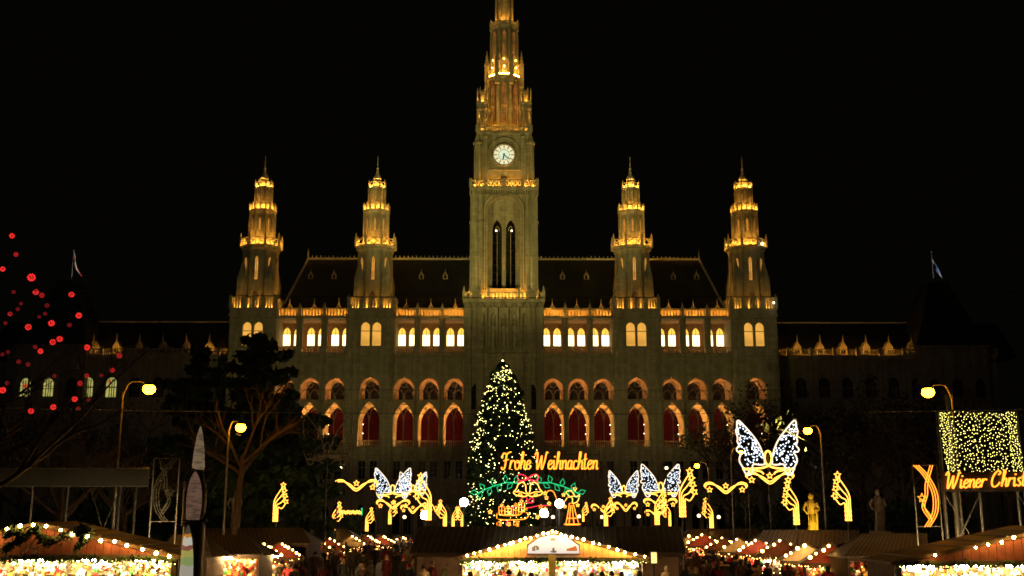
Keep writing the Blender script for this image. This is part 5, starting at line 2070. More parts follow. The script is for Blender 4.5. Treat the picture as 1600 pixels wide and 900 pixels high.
def almond(za, zb2, w, rad, mt, name, ang, split=None):
    """curved panel bent round the column, pointed at the top"""
    n = 12
    vs, fs = [], []
    for i in range(n + 1):
        t = i / n
        z = za + (zb2 - za) * t
        hw = w * (math.sin(min(1.0, (1 - t) * 2.6 + .02) * PI / 2)) ** .8 * (.82 + .18 * math.sin(PI * min(1, t * 1.4)))
        for j in range(5):
            a = ang + (-1 + j / 2) * hw / rad
            for rr in (rad, rad + .03):
                vs.append((rr * math.sin(a), -rr * math.cos(a), z))
    mi = []
    for i in range(n):
        for j in range(4):
            b0, b1 = i * 10 + j * 2, (i + 1) * 10 + j * 2
            fs.append((b0 + 1, b0 + 3, b1 + 3, b1 + 1)); mi.append(0)
            fs.append((b0, b1, b1 + 2, b0 + 2)); mi.append(0)
        for j in (0, 4):
            b0, b1 = i * 10 + j * 2, (i + 1) * 10 + j * 2
            fs.append((b0, b0 + 1, b1 + 1, b1))
    fs.append(tuple([1, 0, 2, 4, 6, 8, 9, 7, 5, 3]))
    mb = MB(); mb.add(vs, fs)
    return mb.build(name, mt, root)


def poster_mat(name, emit):
    m_ = bpy.data.materials.new(name)
    m_.use_nodes = True
    nt = m_.node_tree
    b_ = nt.nodes['Principled BSDF']
    tc = nt.nodes.new('ShaderNodeTexCoord')
    sp = nt.nodes.new('ShaderNodeSeparateXYZ')
    nt.links.new(tc.outputs['Object'], sp.inputs[0])
    nz = nt.nodes.new('ShaderNodeTexNoise'); nz.inputs['Scale'].default_value = 5
    nt.links.new(tc.outputs['Object'], nz.inputs['Vector'])
    ad = nt.nodes.new('ShaderNodeMath'); ad.operation = 'MULTIPLY_ADD'
    ad.inputs[1].default_value = .25
    nt.links.new(nz.outputs['Fac'], ad.inputs[0]); nt.links.new(sp.outputs['Z'], ad.inputs[2])
    mr = nt.nodes.new('ShaderNodeMapRange')
    mr.inputs['From Min'].default_value = zb_(900) + .1; mr.inputs['From Max'].default_value = zb_(825) + .1
    nt.links.new(ad.outputs[0], mr.inputs['Value'])
    rp = nt.nodes.new('ShaderNodeValToRGB'); rp.color_ramp.interpolation = 'CONSTANT'
    els = [(0, (.55, .5, .4)), (.25, (.35, .45, .15)), (.42, (.55, .5, .12)), (.55, (.35, .12, .08)), (.66, (.8, .75, .6)), (.8, (.75, .3, .03)), (.88, (.1, .08, .05))]
    while len(rp.color_ramp.elements) < len(els):
        rp.color_ramp.elements.new(.5)
    for e_, (q, cc) in zip(rp.color_ramp.elements, els):
        e_.position = q; e_.color = cc + (1,)
    nt.links.new(mr.outputs[0], rp.inputs[0])
    nt.links.new(rp.outputs[0], b_.inputs['Base Color'])
    nt.links.new(rp.outputs[0], b_.inputs['Emission Color'])
    b_.inputs['Emission Strength'].default_value = emit
    return m_


PALE = backlit('backlit pink film', (.52, .29, .19), .22)
almond(zb_(812), zb_(737), .2, .31, PALE, 'poster', .12)
almond(zb_(900) - .8, zb_(820), .19, .32, poster_mat('backlit poster', .55), 'backlit_poster', -.2)
almond(zb_(822), zb_(752), .2, .31, CLOTHW, 'poster', -1.5)
m = MB(); m.lathe((0, 0, 0), [(.33, zb_(816)), (.35, zb_(814)), (.33, zb_(812))], 16)
m.build('collar', DMETAL, root)
tag(root, 'dark advertising pylon with pointed posters and pale spike, left foreground', 'advertising pylon')

# ------------------------------------------------------------------ statues on plinths


def statue(px_, py0, py1, Y, mt, label, seed=0, lit=False):
    f = at(px_, py0, Y)
    H = at(px_, py1, Y).z - f.z
    root = empty('statue', (f.x, Y, 0))
    m = MB()
    m.frus((0, 0), .62, .6, 0, .35, 4)
    m.frus((0, 0), .5, .48, .35, f.z - .2, 4)
    m.frus((0, 0), .58, .58, f.z - .2, f.z, 4)
    m.build('plinth', GREY_ST, root)
    h = H
    b = MB()
    z = f.z
    b.lathe((0, 0, z), [(.2 * h * .6, 0), (.21 * h * .6, h * .05), (.16 * h * .62, h * .25), (.13 * h * .7, h * .48), (.15 * h * .7, h * .6), (.17 * h * .72, h * .74), (.12 * h * .7, h * .81), (.045 * h, h * .835), (.05 * h, h * .86), (.07 * h, h * .9), (.065 * h, h * .95), (.03 * h, h * .99), (0, h)], 12, .72)
    b.tube(smooth([(-.115 * h, 0, z + h * .77), (-.19 * h, .01, z + h * .62), (-.12 * h, -.07 * h, z + h * .5)], 4), .036 * h, 7, False, .026 * h)
    b.tube(smooth([(.115 * h, 0, z + h * .77), (.17 * h, -.03 * h, z + h * .6), (.04 * h, -.1 * h, z + h * .58)], 4), .036 * h, 7, False, .026 * h)
    for kx in (-.07, -.02, .04, .08):
        b.tube([(kx * h, -.075 * h, z + h * .02), (kx * h * .8, -.07 * h, z + h * .46)], .02 * h, 5)
    b.tube([(.1 * h, .02, z), (.12 * h, .03, z + h * .42), (.11 * h, .02, z + h * .72)], .04 * h, 6)
    b.ball((0, -.055 * h, z + h * .9), .016 * h)
    b.build('figure', mt, root, (0, 0, 0), True)
    if lit:
        m = MB()
        m.box(-.15, .15, -.1, .1, 0, .18)
        hs = m.build('uplight', DMETAL, root, (-.35, -2.2, f.z - .75))
        m = MB(); m.box(-.12, .12, -.02, .1, .18, .2)
        m.build('uplight_lens', emi('statue uplight', (1, .62, .08), 20.0), hs)
        L = bpy.data.lights.new('uplight_beam', 'SPOT')
        L.energy = 700; L.color = (1, .66, .08); L.spot_size = R(60); L.shadow_soft_size = .1
        lo = bpy.data.objects.new('uplight_beam', L); COL.objects.link(lo); lo.parent = hs
        lo.location = (0, 0, .25)
        lo.rotation_mode = 'QUATERNION'
        lo.rotation_quaternion = Vector((.35, 2.2, 1.9)).to_track_quat('-Z', 'Y')
        m = MB(); m.tube([(-.35, -2.2, 0), (-.35, -2.2, f.z - .75)], .04, 6); m.build('uplight_post', DMETAL, root)
    tag(root, label, 'statue')


statue(1270, 835, 770, 76, GOLD_TINT, 'standing statue on a plinth lit yellow, right of the light wings', 0, True)
statue(1375, 830, 764, 76, GREY_ST, 'dim grey standing statue behind the right hut roofs', 1)
statue(366, 826, 764, 70, GREY_ST, 'grey standing statue left of the lone sheaf light', 2)
#PART_MARKET
# ------------------------------------------------------------------ market stalls
ORN = [mat('ornament gold', (.75, .48, .12), .3, .1, 3, 0, .6), mat('ornament red', (.6, .03, .03), .3, .1), mat('ornament white', (.82, .8, .74), .4, .05),
       mat('ornament silver', (.7, .7, .7), .25, .1, 3, 0, .7), mat('ornament green', (.05, .25, .07), .4, .1), mat('gingerbread', (.33, .15, .05), .7, .2), mat('ornament blue', (.1, .2, .5), .35, .1)]
BULB_ADD = emi('added hut sparkle', (1.0, .5, .12), 22.0, False)  # for extra bulbs added to brighten the hut fronts
CROWD_FILL = emi('added crowd fill', (1.0, .55, .2), 520.0)  # added fill light for the crowd, out of view behind the stalls
LITBOARD = mat('bulb-bright gable boards', (.62, .36, .17), .7, .25, 4, .3)  # lighter board colour stands in for strong bulb light on the gable
SHELF = mat('pale shelf boards', (.62, .5, .34), .7, .2, 5, .2)
GARLAND = mat('fir garland', (.03, .06, .02), .9, .4, 6)
m = MB()
m.ball((0, 0, 0), .047, 8, 6)
BULBM = m.mesh('bulb', BULB_S)
m = MB(); m.ball((0, 0, 0), .055, 6, 4)
BULBD = m.mesh('bulb', BULB_SD)


def goods(root, x0, x1, y0, y1, z0, z1, n, seed, weights=(3, 2, 4, 2, 1, 2, 1), size=(.05, .11)):
    """hanging ornaments, stars and little boxes packed into a display"""
    rnd = random.Random(seed)
    m = MB()
    for i in range(n):
        m.k = rnd.choices(range(7), weights)[0]
        x, y, z = rnd.uniform(x0, x1), rnd.uniform(y0, y1), rnd.uniform(z0, z1)
        s = rnd.uniform(*size)
        t = rnd.random()
        if t < .5:
            m.ball((x, y, z), s, 7, 5)
            m.box(x - .004, x + .004, y - .004, y + .004, z + s, z + s + .12)
        elif t < .75:
            m.prism([(x + p[0], z + p[1]) for p in star2((0, 0), s * 1.3, rnd.random())], y - .01, y + .01)
        else:
            m.box(x - s, x + s, y - s * .6, y + s * .6, z - s * .8, z + s * .8)
    o = m.build('goods', ORN, root)
    o['kind'] = 'stuff'
    return o


def big_stall(pxl, pxr, pxp, pyp, pye, pyo, Y, label, seed, planks=26, sign=False, roof_px=None, lampm=None, bulbs=None, depth=2.6):
    e0, e1, pk = at(pxl, pye, Y), at(pxr, pye, Y), at(pxp, pyp, Y)
    zo = at(pxp, pyo, Y).z
    root = empty('market_stall', (pk.x, Y, 0))
    xl, xr, zp, ze = e0.x - pk.x, e1.x - pk.x, pk.z, e0.z
    zr = lambda x: zp + (ze - zp) * (x / (xr if x > 0 else xl))
    # frame, floor and walls
    m = MB()
    for x in (xl + .1, xr - .1, *( [0.0] if sign else [] )):
        m.box(x - .07, x + .07, -.07, .07, 0, zo + .05)
    m.box(xl, xl + .06, .1, depth, 0, ze)
    m.box(xr - .06, xr, .1, depth, 0, ze)
    m.box(xl, xr, -.1, .05, zo - .02, zo + .12)
    m.box(xl + .06, xr - .06, .08, .14, 0, 1.0)
    m.build('frame', DWOOD, root)
    m = MB(); m.box(xl + .05, xr - .05, -.25, .5, 1.0, 1.06); m.build('counter', SHELF, root)
    m = MB(); m.box(xl + .06, xr - .06, depth - .1, depth, 0, ze - .05)
    bw = m.build('back_wall', SHELF, root)
    for z in (1.3, 1.7, 2.1):
        if z < zo:
            m = MB(); m.box(xl + .06, xr - .06, depth - .4, depth - .11, z, z + .03); m.build('shelf', SHELF, bw)
    # boarded gable
    w = (xr - xl) / planks
    for i in range(planks):
        x0 = xl + w * i
        x1 = x0 + w * .93
        zz = min(zr(x0), zr(x1))
        if zz - .04 > zo + .13:
            m = MB()
            q = random.Random(seed * 50 + i).uniform(0, .012)
            m.add([(x0, -.02 - q, zo + .125), (x1, -.02 - q, zo + .125), (x1, -.02 - q, zr(x1) - .04), (x0, -.02 - q, zr(x0) - .04),
                   (x0, .02, zo + .125), (x1, .02, zo + .125), (x1, .02, zr(x1) - .04), (x0, .02, zr(x0) - .04)],
                  [(0, 1, 2, 3), (4, 7, 6, 5), (0, 3, 7, 4), (1, 5, 6, 2), (3, 2, 6, 7), (0, 4, 5, 1)])
            m.build('gable_board', LITBOARD if sign else WOOD, root)
    # roof slopes with overhang
    for sx, xe_ in ((-1, xl), (1, xr)):
        m = MB()
        xx = xe_ * 1.03
        zz = zp + (ze - zp) * 1.03
        m.add([(0, -.1, zp), (xx, -.1, zz), (xx, depth + .2, zz), (0, depth + .2, zp), (0, -.1, zp + .06), (xx, -.1, zz + .06), (xx, depth + .2, zz + .06), (0, depth + .2, zp + .06)],
              [(0, 1, 2, 3), (4, 7, 6, 5), (0, 4, 5, 1), (1, 5, 6, 2), (2, 6, 7, 3), (3, 7, 4, 0)])
        rf = m.build('roof_slope', ROOFM, root)
        n = 7
        rib = MB(); rib.box(-.02, .02, 0, depth + .5, 0, .03)
        for k in range(1, n):
            t = k / n
            rm = MB(); rm.box(xx * t - .02, xx * t + .02, -.09, depth + .18, zp + (zz - zp) * t + .055, zp + (zz - zp) * t + .09)
            rm.build('roof_batten', ROOFM, rf)
        m = MB()
        m.tube([(0, -.12, zp), (xx, -.12, zz)], .05, 4)
        m.build('bargeboard', DWOOD, root)
    # bulbs along the verge
    jr = random.Random(seed + 40)
    for bx in bulbs:
        x = at(bx, pyp, Y).x - pk.x
        if xl <= x <= xr:
            put(BULBM, 'bulb', root, (x + jr.uniform(-.03, .03), -.34, zr(x) + .02 + jr.uniform(-.045, .03)), 0, jr.uniform(.7, 1.15))
    # garland and row of lamps over the counter
    m = MB()
    n = int((xr - xl) / .035)
    rd = random.Random(seed)
    for i in range(n * 3):
        x = rd.uniform(xl, xr)
        leafquad(m, Vector((x, -.14 + rd.gauss(0, .03), zo + .03 + rd.gauss(0, .05) - .05 * abs(math.sin(x * 2.2)))), .05, rd)
    m.build('fir_garland', GARLAND, root)['kind'] = 'stuff'
    m = MB()
    for i in range(int((xr - xl) / .11)):
        x = xl + .1 + i * .11
        m.octa((x, -.17 + rd.gauss(0, .02), zo - .03 - rd.random() * .12), .018)
    m.build('fairy_lights', BULB_Y, root)['kind'] = 'stuff'
    n = max(3, int((xr - xl) / 1.5))
    for i in range(n):
        x = xl + (xr - xl) * (i + .5) / n
        m = MB(); m.box(x - .5, x + .5, .02, .08, zo - .075, zo - .03)
        m.build('lamp_tube', lampm or STALL_T, root)
        m = MB(); m.ball((x + .3, .12, zo - .12), .06, 8, 6); m.box(x + .29, x + .31, .11, .13, zo - .07, zo)
        m.build('lamp_bulb', BULB_S, root)
    goods(root, xl + .15, xr - .15, .35, depth - .3, 1.1, zo - .1, int(60 * (xr - xl)), seed, (4, 1.2, 6, 2, .5, 1, .4))
    goods(root, xl + .15, xr - .15, .05, .25, zo - .5, zo - .15, int(14 * (xr - xl)), seed + 1, (4, 1.5, 6, 2, .5, .5, .3), (.03, .06))
    for i in range(3):                                 # unseen lamps added behind the stall to light the crowd
        x = xl + (xr - xl) * (i + .5) / 3
        m = MB(); m.box(x - .5, x + .5, depth + .05, depth + .1, ze - .16, ze - .1)
        m.build('crowd_fill_tube', CROWD_FILL, root)
        m = MB(); m.box(x - .6, x + .6, depth + .01, depth + .5, ze - .05, ze - .02)
        m.build('fill_blocker', DMETAL, root)  # unseen plate added to stop the fill light going upward
    tag(root, label, 'market stall', 'large front stalls')
    return root, pk, xl, xr, zr, zo


big_stall(-165, 279, 60, 819, 870, 873, 32.0, 'large boarded stall at lower left with bulbs along its gable', 3, 34, False, None, None,
          (-60, -40, -19, 2, 20, 41, 60, 80, 103, 123, 144, 166, 187, 208, 230, 252, 272))
# fir swags and timber ornament on the left gable
p0 = at(60, 845, 31.9)
root = empty('fir_swag', (p0.x, 31.75, p0.z))
rd = random.Random(77)
m = MB()
kx = 32 / 1700.
for q in (((-46, -14), (-20, 4), (0, 20)), ((0, 20), (16, -2), (58, 12), (78, 4)), ((62, -10), (80, 12), (66, 18)), ((-20, 4), (-30, 16), (-46, 10))):
    sm = smooth([Vector((a * kx, b * kx)) for a, b in q], 8)
    for v in sm:
        for k in range(26):
            leafquad(m, Vector((v.x + rd.gauss(0, .05), rd.gauss(-.06, .03), v.y + rd.gauss(0, .06))), .04, rd)
m.build('fir_needles', GARLAND, root)['kind'] = 'stuff'
m = MB()
m.tube([(-.35, 0, -.35), (.1, 0, .22)], .03, 4); m.tube([(-.05, 0, -.35), (.2, 0, .05)], .03, 4); m.tube([(-.3, 0, -.1), (.1, 0, -.3)], .03, 4)
m.build('sledge', SHELF, root)
tag(root, 'fir swag with a small wooden sledge on the left stall gable', 'decoration')

RS = big_stall(1398, 1800, 1645, 826, 880, 882, 34.0, 'large stall at lower right cut off by the picture edge', 5, 30, False, None, None, (1452, 1515, 1535, 1555, 1576, 1600, 1622, 1645))

# centre stall with painted sign and wide dark roof
CY_ = 44.0
CS, cpk, cxl, cxr, czr, czo = big_stall(716, 1010, 862, 831, 872, 876, CY_, 'brightly lit centre stall with a white painted sign in its gable', 7, 30, True, None, STALL_W,
                                        (731, 742, 752, 766, 778, 788, 797, 803, 812, 821, 830, 839, 848, 855, 862, 869, 876, 884, 893, 901, 911, 925, 935, 950, 962, 975, 990, 1004))
a, b = at(824, 866, CY_ - .1), at(905, 834, CY_ - .1)
m = MB()
sw = (b.x - a.x)
x0, x1 = a.x - cpk.x, b.x - cpk.x
zt_, zl_ = b.z, a.z
outline = [(x0, zl_), (x1, zl_), (x1, zl_ + (zt_ - zl_) * .45), (x1 - sw * .22, zl_ + (zt_ - zl_) * .85), ((x0 + x1) / 2, zt_), (x0 + sw * .22, zl_ + (zt_ - zl_) * .85), (x0, zl_ + (zt_ - zl_) * .45)]
m.prism(outline, -.16, -.1)
SGN = bpy.data.materials.new('glowing white sign')
SGN.use_nodes = True
sb = SGN.node_tree.nodes['Principled BSDF']
sb.inputs['Base Color'].default_value = (.3, .36, .44, 1)
sb.inputs['Emission Color'].default_value = (.72, .86, 1.0, 1)
sb.inputs['Emission Strength'].default_value = .6  # emission makes the board glow bluish white
sg = m.build('sign_board', SGN, CS)
m = MB(); m.tube([(p[0], -.17, p[1]) for p in outline], .035, 4, True); m.build('sign_rim', DWOOD, sg)
INK = mat('sign paint grey', (.16, .17, .2), .8, .3, 9)
INK2 = mat('sign paint brown', (.3, .14, .08), .8, .3, 9)
sk = 44 / 1700.
cx_ = (x0 + x1) / 2
for i, (dx, dz, w, h, mt) in enumerate(((-1, 22, 7, 4, INK), (-30, 8, 5, 6, INK), (-24, 9, 4, 5, INK), (-27, 12, 6, 2, INK), (0, 6, 3, 7, INK), (-2, 4, 5, 2, INK), (3, 4, 3, 3, INK))):
    m = MB(); m.box(cx_ + (dx - w / 2) * sk, cx_ + (dx + w / 2) * sk, -.168, -.162, zl_ + (dz - h / 2) * sk, zl_ + (dz + h / 2) * sk)
    m.build('painted_motif', mt, sg)
m = MB(); m.prism([(cx_ + x * sk, zl_ + z * sk) for x, z in ((20, 5), (36, 5), (36, 9), (33, 13), (28, 10), (20, 8))], -.168, -.162); m.build('painted_house', INK2, sg)
m = MB(); m.box(-.14, .14, -.2, -.07, 1.2, zl_); m.build('centre_post', mat('painted post', (.5, .46, .16), .6), CS)


def long_roof(name, pxa, pxb, pyr, pye, Y, dy, label, ribs=24, skew=(0, 0), walls=True, group=None, rake=(18, 18), lightwall=None):
    """long pitched roof, its slope turned to the camera"""
    ra, rb = at(pxa + rake[0], pyr, Y + dy), at(pxb - rake[1], pyr, Y + dy)
    ea, eb = at(pxa, pye, Y), at(pxb, pye, Y)
    root = empty(name, ((ea.x + eb.x) / 2, Y, 0))
    o = root.location
    A, B, C, D = [Vector(v) - o for v in (ea, eb, rb, ra)]
    up = Vector((0, 0, .07))
    bk = Vector((0, dy, 0))
    E_, F_ = A + bk * 2, B + bk * 2
    m = MB()
    m.add([A, B, C, D, A + up, B + up, C + up, D + up], [(0, 3, 2, 1), (4, 5, 6, 7), (0, 1, 5, 4), (1, 2, 6, 5), (3, 0, 4, 7)])
    m.add([C, D, E_, F_, C + up, D + up, E_ + up, F_ + up], [(0, 1, 2, 3), (4, 7, 6, 5), (2, 6, 7, 3), (1, 5, 6, 2), (0, 3, 7, 4)])
    m.add([A, D, E_], [(0, 1, 2)])
    m.add([B, F_, C], [(0, 1, 2)])
    rf = m.build('roof', ROOFM, root)
    for i in range(ribs + 1):
        t = i / ribs
        m = MB(); m.tube([A.lerp(B, t) + up, D.lerp(C, t) + up], .022, 4)
        m.build('roof_batten', METAL, rf)
    m = MB()
    zb = A.z
    m.box(A.x + .2, B.x - .2, dy * 1.9, dy * 2, 0, zb)
    for x in (A.x + .2, B.x - .3):
        m.box(x, x + .1, .15, dy * 1.9, 0, zb)
    m.box(A.x + .2, B.x - .2, .1, .2, zb - .12, zb - .01)
    m.build('walls', DWOOD, root)
    if Y < 50:  # hidden tubes added at the back as fill light on the crowd
        for t in (.2, .5, .8):
            x = A.x + (B.x - A.x) * t
            m = MB(); m.box(x - .5, x + .5, dy * 2 + .06, dy * 2 + .11, zb - .16, zb - .1)
            m.build('crowd_fill_tube', CROWD_FILL, root)
            m = MB(); m.box(x - .6, x + .6, dy * 2 + .02, dy * 2 + .5, zb - .06, zb - .03)
            m.build('fill_blocker', DMETAL, root)  # added plate, keeps the fill tube from lighting what is above
    tag(root, label, 'market hut', group)
    return root, A, B, zb


long_roof('market_pavilion', 640, 1072, 825, 866, 46.6, 2.2, 'long dark battened roof behind the centre stall', 44, rake=(16, 10))
h1, A, B, zb = long_roof('market_hut', 318, 412, 838, 869, 45.5, 1.4, 'dark roofed hut right of the advertising pylon', 12, rake=(10, 30))
goods(h1, A.x + .3, B.x - .3, .3, 1.6, 1.2, zb - .15, 220, 61, (4, 5, 2, 1, 1, 3, 0))
m = MB(); m.box(A.x + .4, B.x - .4, .5, .56, zb - .12, zb - .06); m.build('lamp_tube', STALL_H, h1)
long_roof('market_hut', 246, 330, 838, 872, 42.0, 1.4, 'unlit hut roof left of the advertising pylon', 10, rake=(24, 10))
long_roof('market_hut', 318, 486, 827, 851, 60.0, 2.2, 'long hut roof with pale battens catching lamplight at left', 22, rake=(0, 14))
long_roof('market_hut', 420, 560, 828, 846, 84.0, 2.4, 'far dark hut roof behind the left row of gables', 16)
h2, A, B, zb = long_roof('market_hut', 1318, 1452, 836, 872, 44.5, 1.6, 'dark battened hut roof before the dim grey statue', 18, rake=(30, 4))
goods(h2, A.x + .3, B.x - .4, .3, 1.6, 1.2, zb - .2, 130, 62, (2, 6, 2, 1, 2, 2, 0))
m = MB(); m.box(A.x + 1.4, A.x + 2.2, .5, .56, zb - .12, zb - .06); m.build('lamp_tube', emi('dim hut lamp', (1, .35, .12), 9.0), h2)
long_roof('market_hut', 1180, 1345, 830, 856, 62.0, 2.2, 'long hut roof with battens below the yellow-lit statue', 22, rake=(14, 4))
long_roof('market_hut', 1060, 1200, 828, 846, 84.0, 2.4, 'far dark hut roof behind the right row of gables', 16)


def gable_hut(px_, pyp, Y, side, label, seed, w=2.3, bright=1.0, tone=0):
    """small hut, gable to the visitors, bulbs on the verge that faces the avenue"""
    pk = at(px_, pyp, Y)
    zp = pk.z
    ze, hw, d = zp - .75, w / 2, 2.0
    root = empty('gable_hut', (pk.x, Y, 0), R(-14) * side)
    m = MB()
    for x in (-hw + .05, hw - .05):
        m.box(x - .05, x + .05, -.05, .05, 0, ze)
        m.box(x - .03, x + .03, .05, d, 0, ze)
    m.box(-hw, hw, .0, .06, 0, .95)
    m.box(-hw, hw, d, d + .06, 0, ze)
    m.box(-hw, hw, -.06, .0, ze - .2, ze + .02)
    m.build('frame', DWOOD, root)
    m = MB(); m.box(-hw, hw, -.2, .3, .95, 1.0); m.build('counter', SHELF, root)
    m = MB(); m.prism([(-hw, ze + .025), (hw, ze + .025), (0, zp)], -.01, .04); m.build('gable', [WOOD, mat('red boards', (.32, .05, .035), .7, .3, 4), SHELF][tone], root)
    for s in (-1, 1):
        m = MB()
        m.add([(0, -.3, zp + .03), (s * hw * 1.15, -.3, ze - .08), (s * hw * 1.15, d + .1, ze - .08), (0, d + .1, zp + .03),
               (0, -.3, zp + .09), (s * hw * 1.15, -.3, ze - .02), (s * hw * 1.15, d + .1, ze - .02), (0, d + .1, zp + .09)],
              [(0, 1, 2, 3), (4, 7, 6, 5), (0, 4, 5, 1), (1, 5, 6, 2), (2, 6, 7, 3), (3, 7, 4, 0)])
        m.build('roof_slope', ROOFM, root)
    rq = random.Random(seed * 7)
    n = rq.choice((3, 4, 4, 5, 6))
    for i in range(n):
        t = .08 + .85 * (i + rq.uniform(-.25, .25)) / n
        put(BULBD, 'bulb', root, (-side * hw * 1.1 * t, -.38, zp + (ze - zp) * t + .05 + rq.uniform(-.04, .03)), 0, rq.uniform(.8, 1.5))
    for i in range(rq.choice((0, 1, 2, 3))):
        t = .3 + .25 * i
        put(BULBD, 'bulb', root, (side * hw * 1.1 * t, -.38, zp + (ze - zp) * t + .05), 0, .7)
    m = MB(); m.box(-hw + .2, hw - .2, .06, .1, ze - .1, ze - .055); m.build('lamp_tube', (STALL_H if bright < 1.5 else STALL_W) if bright > .8 else emi('dim hut lamp', (1, .35, .12), 9.0), root)
    m = MB()
    for i in range(16):
        m.octa((-hw + w * (i + rq.random()) / 16, -.1, ze - .05 - rq.random() * .22), .022)
    for i in range(8):
        m.octa((rq.uniform(-hw, hw), -.1, ze - .3 - rq.random() * .7), .022)
    m.build('fairy_lights', BULB_ADD, root)['kind'] = 'stuff'  # bulbs added along the eaves so the hut front sparkles brighter
    wts = [(4, 4, 2, 1, 1, 2, 0), (2, 6, 1, 1, 1, 2, 0), (2, 1, 6, 2, 1, 1, 1)][seed % 3]
    goods(root, -hw + .15, hw - .15, .3, d - .1, 1.05, ze - .15, 130, seed, wts)
    goods(root, -hw + .1, hw - .1, -.12, .0, ze - .38, ze - .1, 22, seed + 1, wts, (.03, .07))
    tag(root, label, 'market hut', 'gabled huts along the avenue')


lefts = [(408, 850, 54, 'nearest'), (436, 849, 59, 'second'), (466, 843, 65, 'third'), (490, 842, 71, 'fourth'), (514, 842, 77, 'fifth'), (548, 838, 84, 'sixth'), (572, 837, 88, 'seventh'), (596, 837, 92, 'eighth'), (626, 839, 96, 'farthest')]
for i, (px_, py_, Y, nm) in enumerate(lefts):
    gable_hut(px_, py_, Y, -1, '%s gabled hut of the row left of the avenue%s' % (nm, ', beside the dark roofed hut' if i == 0 else ''), 200 + 3 * i + i % 3, 2.4, .7 if i in (1, 3) else 1.0, i % 3)
rights = [(1300, 852, 47, 'nearest'), (1260, 851, 51, 'second'), (1222, 844, 55, 'third'), (1185, 843, 59, 'fourth'), (1155, 842, 63, 'fifth'), (1130, 841, 68, 'sixth'), (1100, 835, 73, 'seventh'), (1078, 838, 78, 'farthest')]
for i, (px_, py_, Y, nm) in enumerate(rights):
    gable_hut(px_, py_, Y, 1, '%s gabled hut of the row right of the avenue' % nm, 260 + 3 * i + (i + 1) % 3, 2.4, .7 if i in (1, 4) else (2.0 if i == 2 else 1.0), (i + 1) % 3)

# lit yellow notice board beside the centre stall
c = at(1022, 872, 44.5)
root = empty('notice_board', (c.x, 44.5, 0))
m = MB(); m.box(-.11, .11, 0, .05, c.z - .2, c.z + .22); o = m.build('panel', emi('lit notice', (1, .8, .25), 1.4), root)
m = MB(); m.box(-.14, .14, .05, .09, c.z - .24, c.z + .26); m.tube([(0, .09, 0), (0, .09, c.z)], .04, 6); m.build('stand', DMETAL, root)
tag(root, 'small lit yellow notice board right of the centre stall', 'notice board')

# ------------------------------------------------------------------ visitors
SKIN = mat('skin', (.42, .25, .18), .6, .08, 8)
TROUS = mat('trousers', (.03, .032, .04), .85, .2, 6)
SHOE = mat('shoes', (.02, .016, .013), .6, .2, 6)
COATS = {'black': (.012, .012, .014), 'charcoal': (.035, .035, .038), 'brown': (.07, .04, .024), 'navy': (.014, .018, .045), 'red': (.30, .02, .025), 'cream': (.5, .42, .28), 'olive': (.05, .05, .025), 'grey': (.12, .12, .12), 'wine': (.10, .012, .022)}
COATM = {k: mat('coat ' + k, v, .9, .2, 7, .3) for k, v in COATS.items()}
HAIRM = {'brown hair': mat('brown hair', (.05, .025, .012), .6, .3, 20), 'dark hair': mat('dark hair', (.014, .01, .008), .6, .3, 20), 'fair hair': mat('fair hair', (.26, .16, .06), .6, .3, 20),
         'black beanie': mat('black beanie', (.012, .012, .013), .95, .2, 20), 'red beanie': mat('red beanie', (.28, .02, .02), .95, .2, 20), 'pale beanie': mat('pale beanie', (.45, .42, .38), .95, .2, 20)}


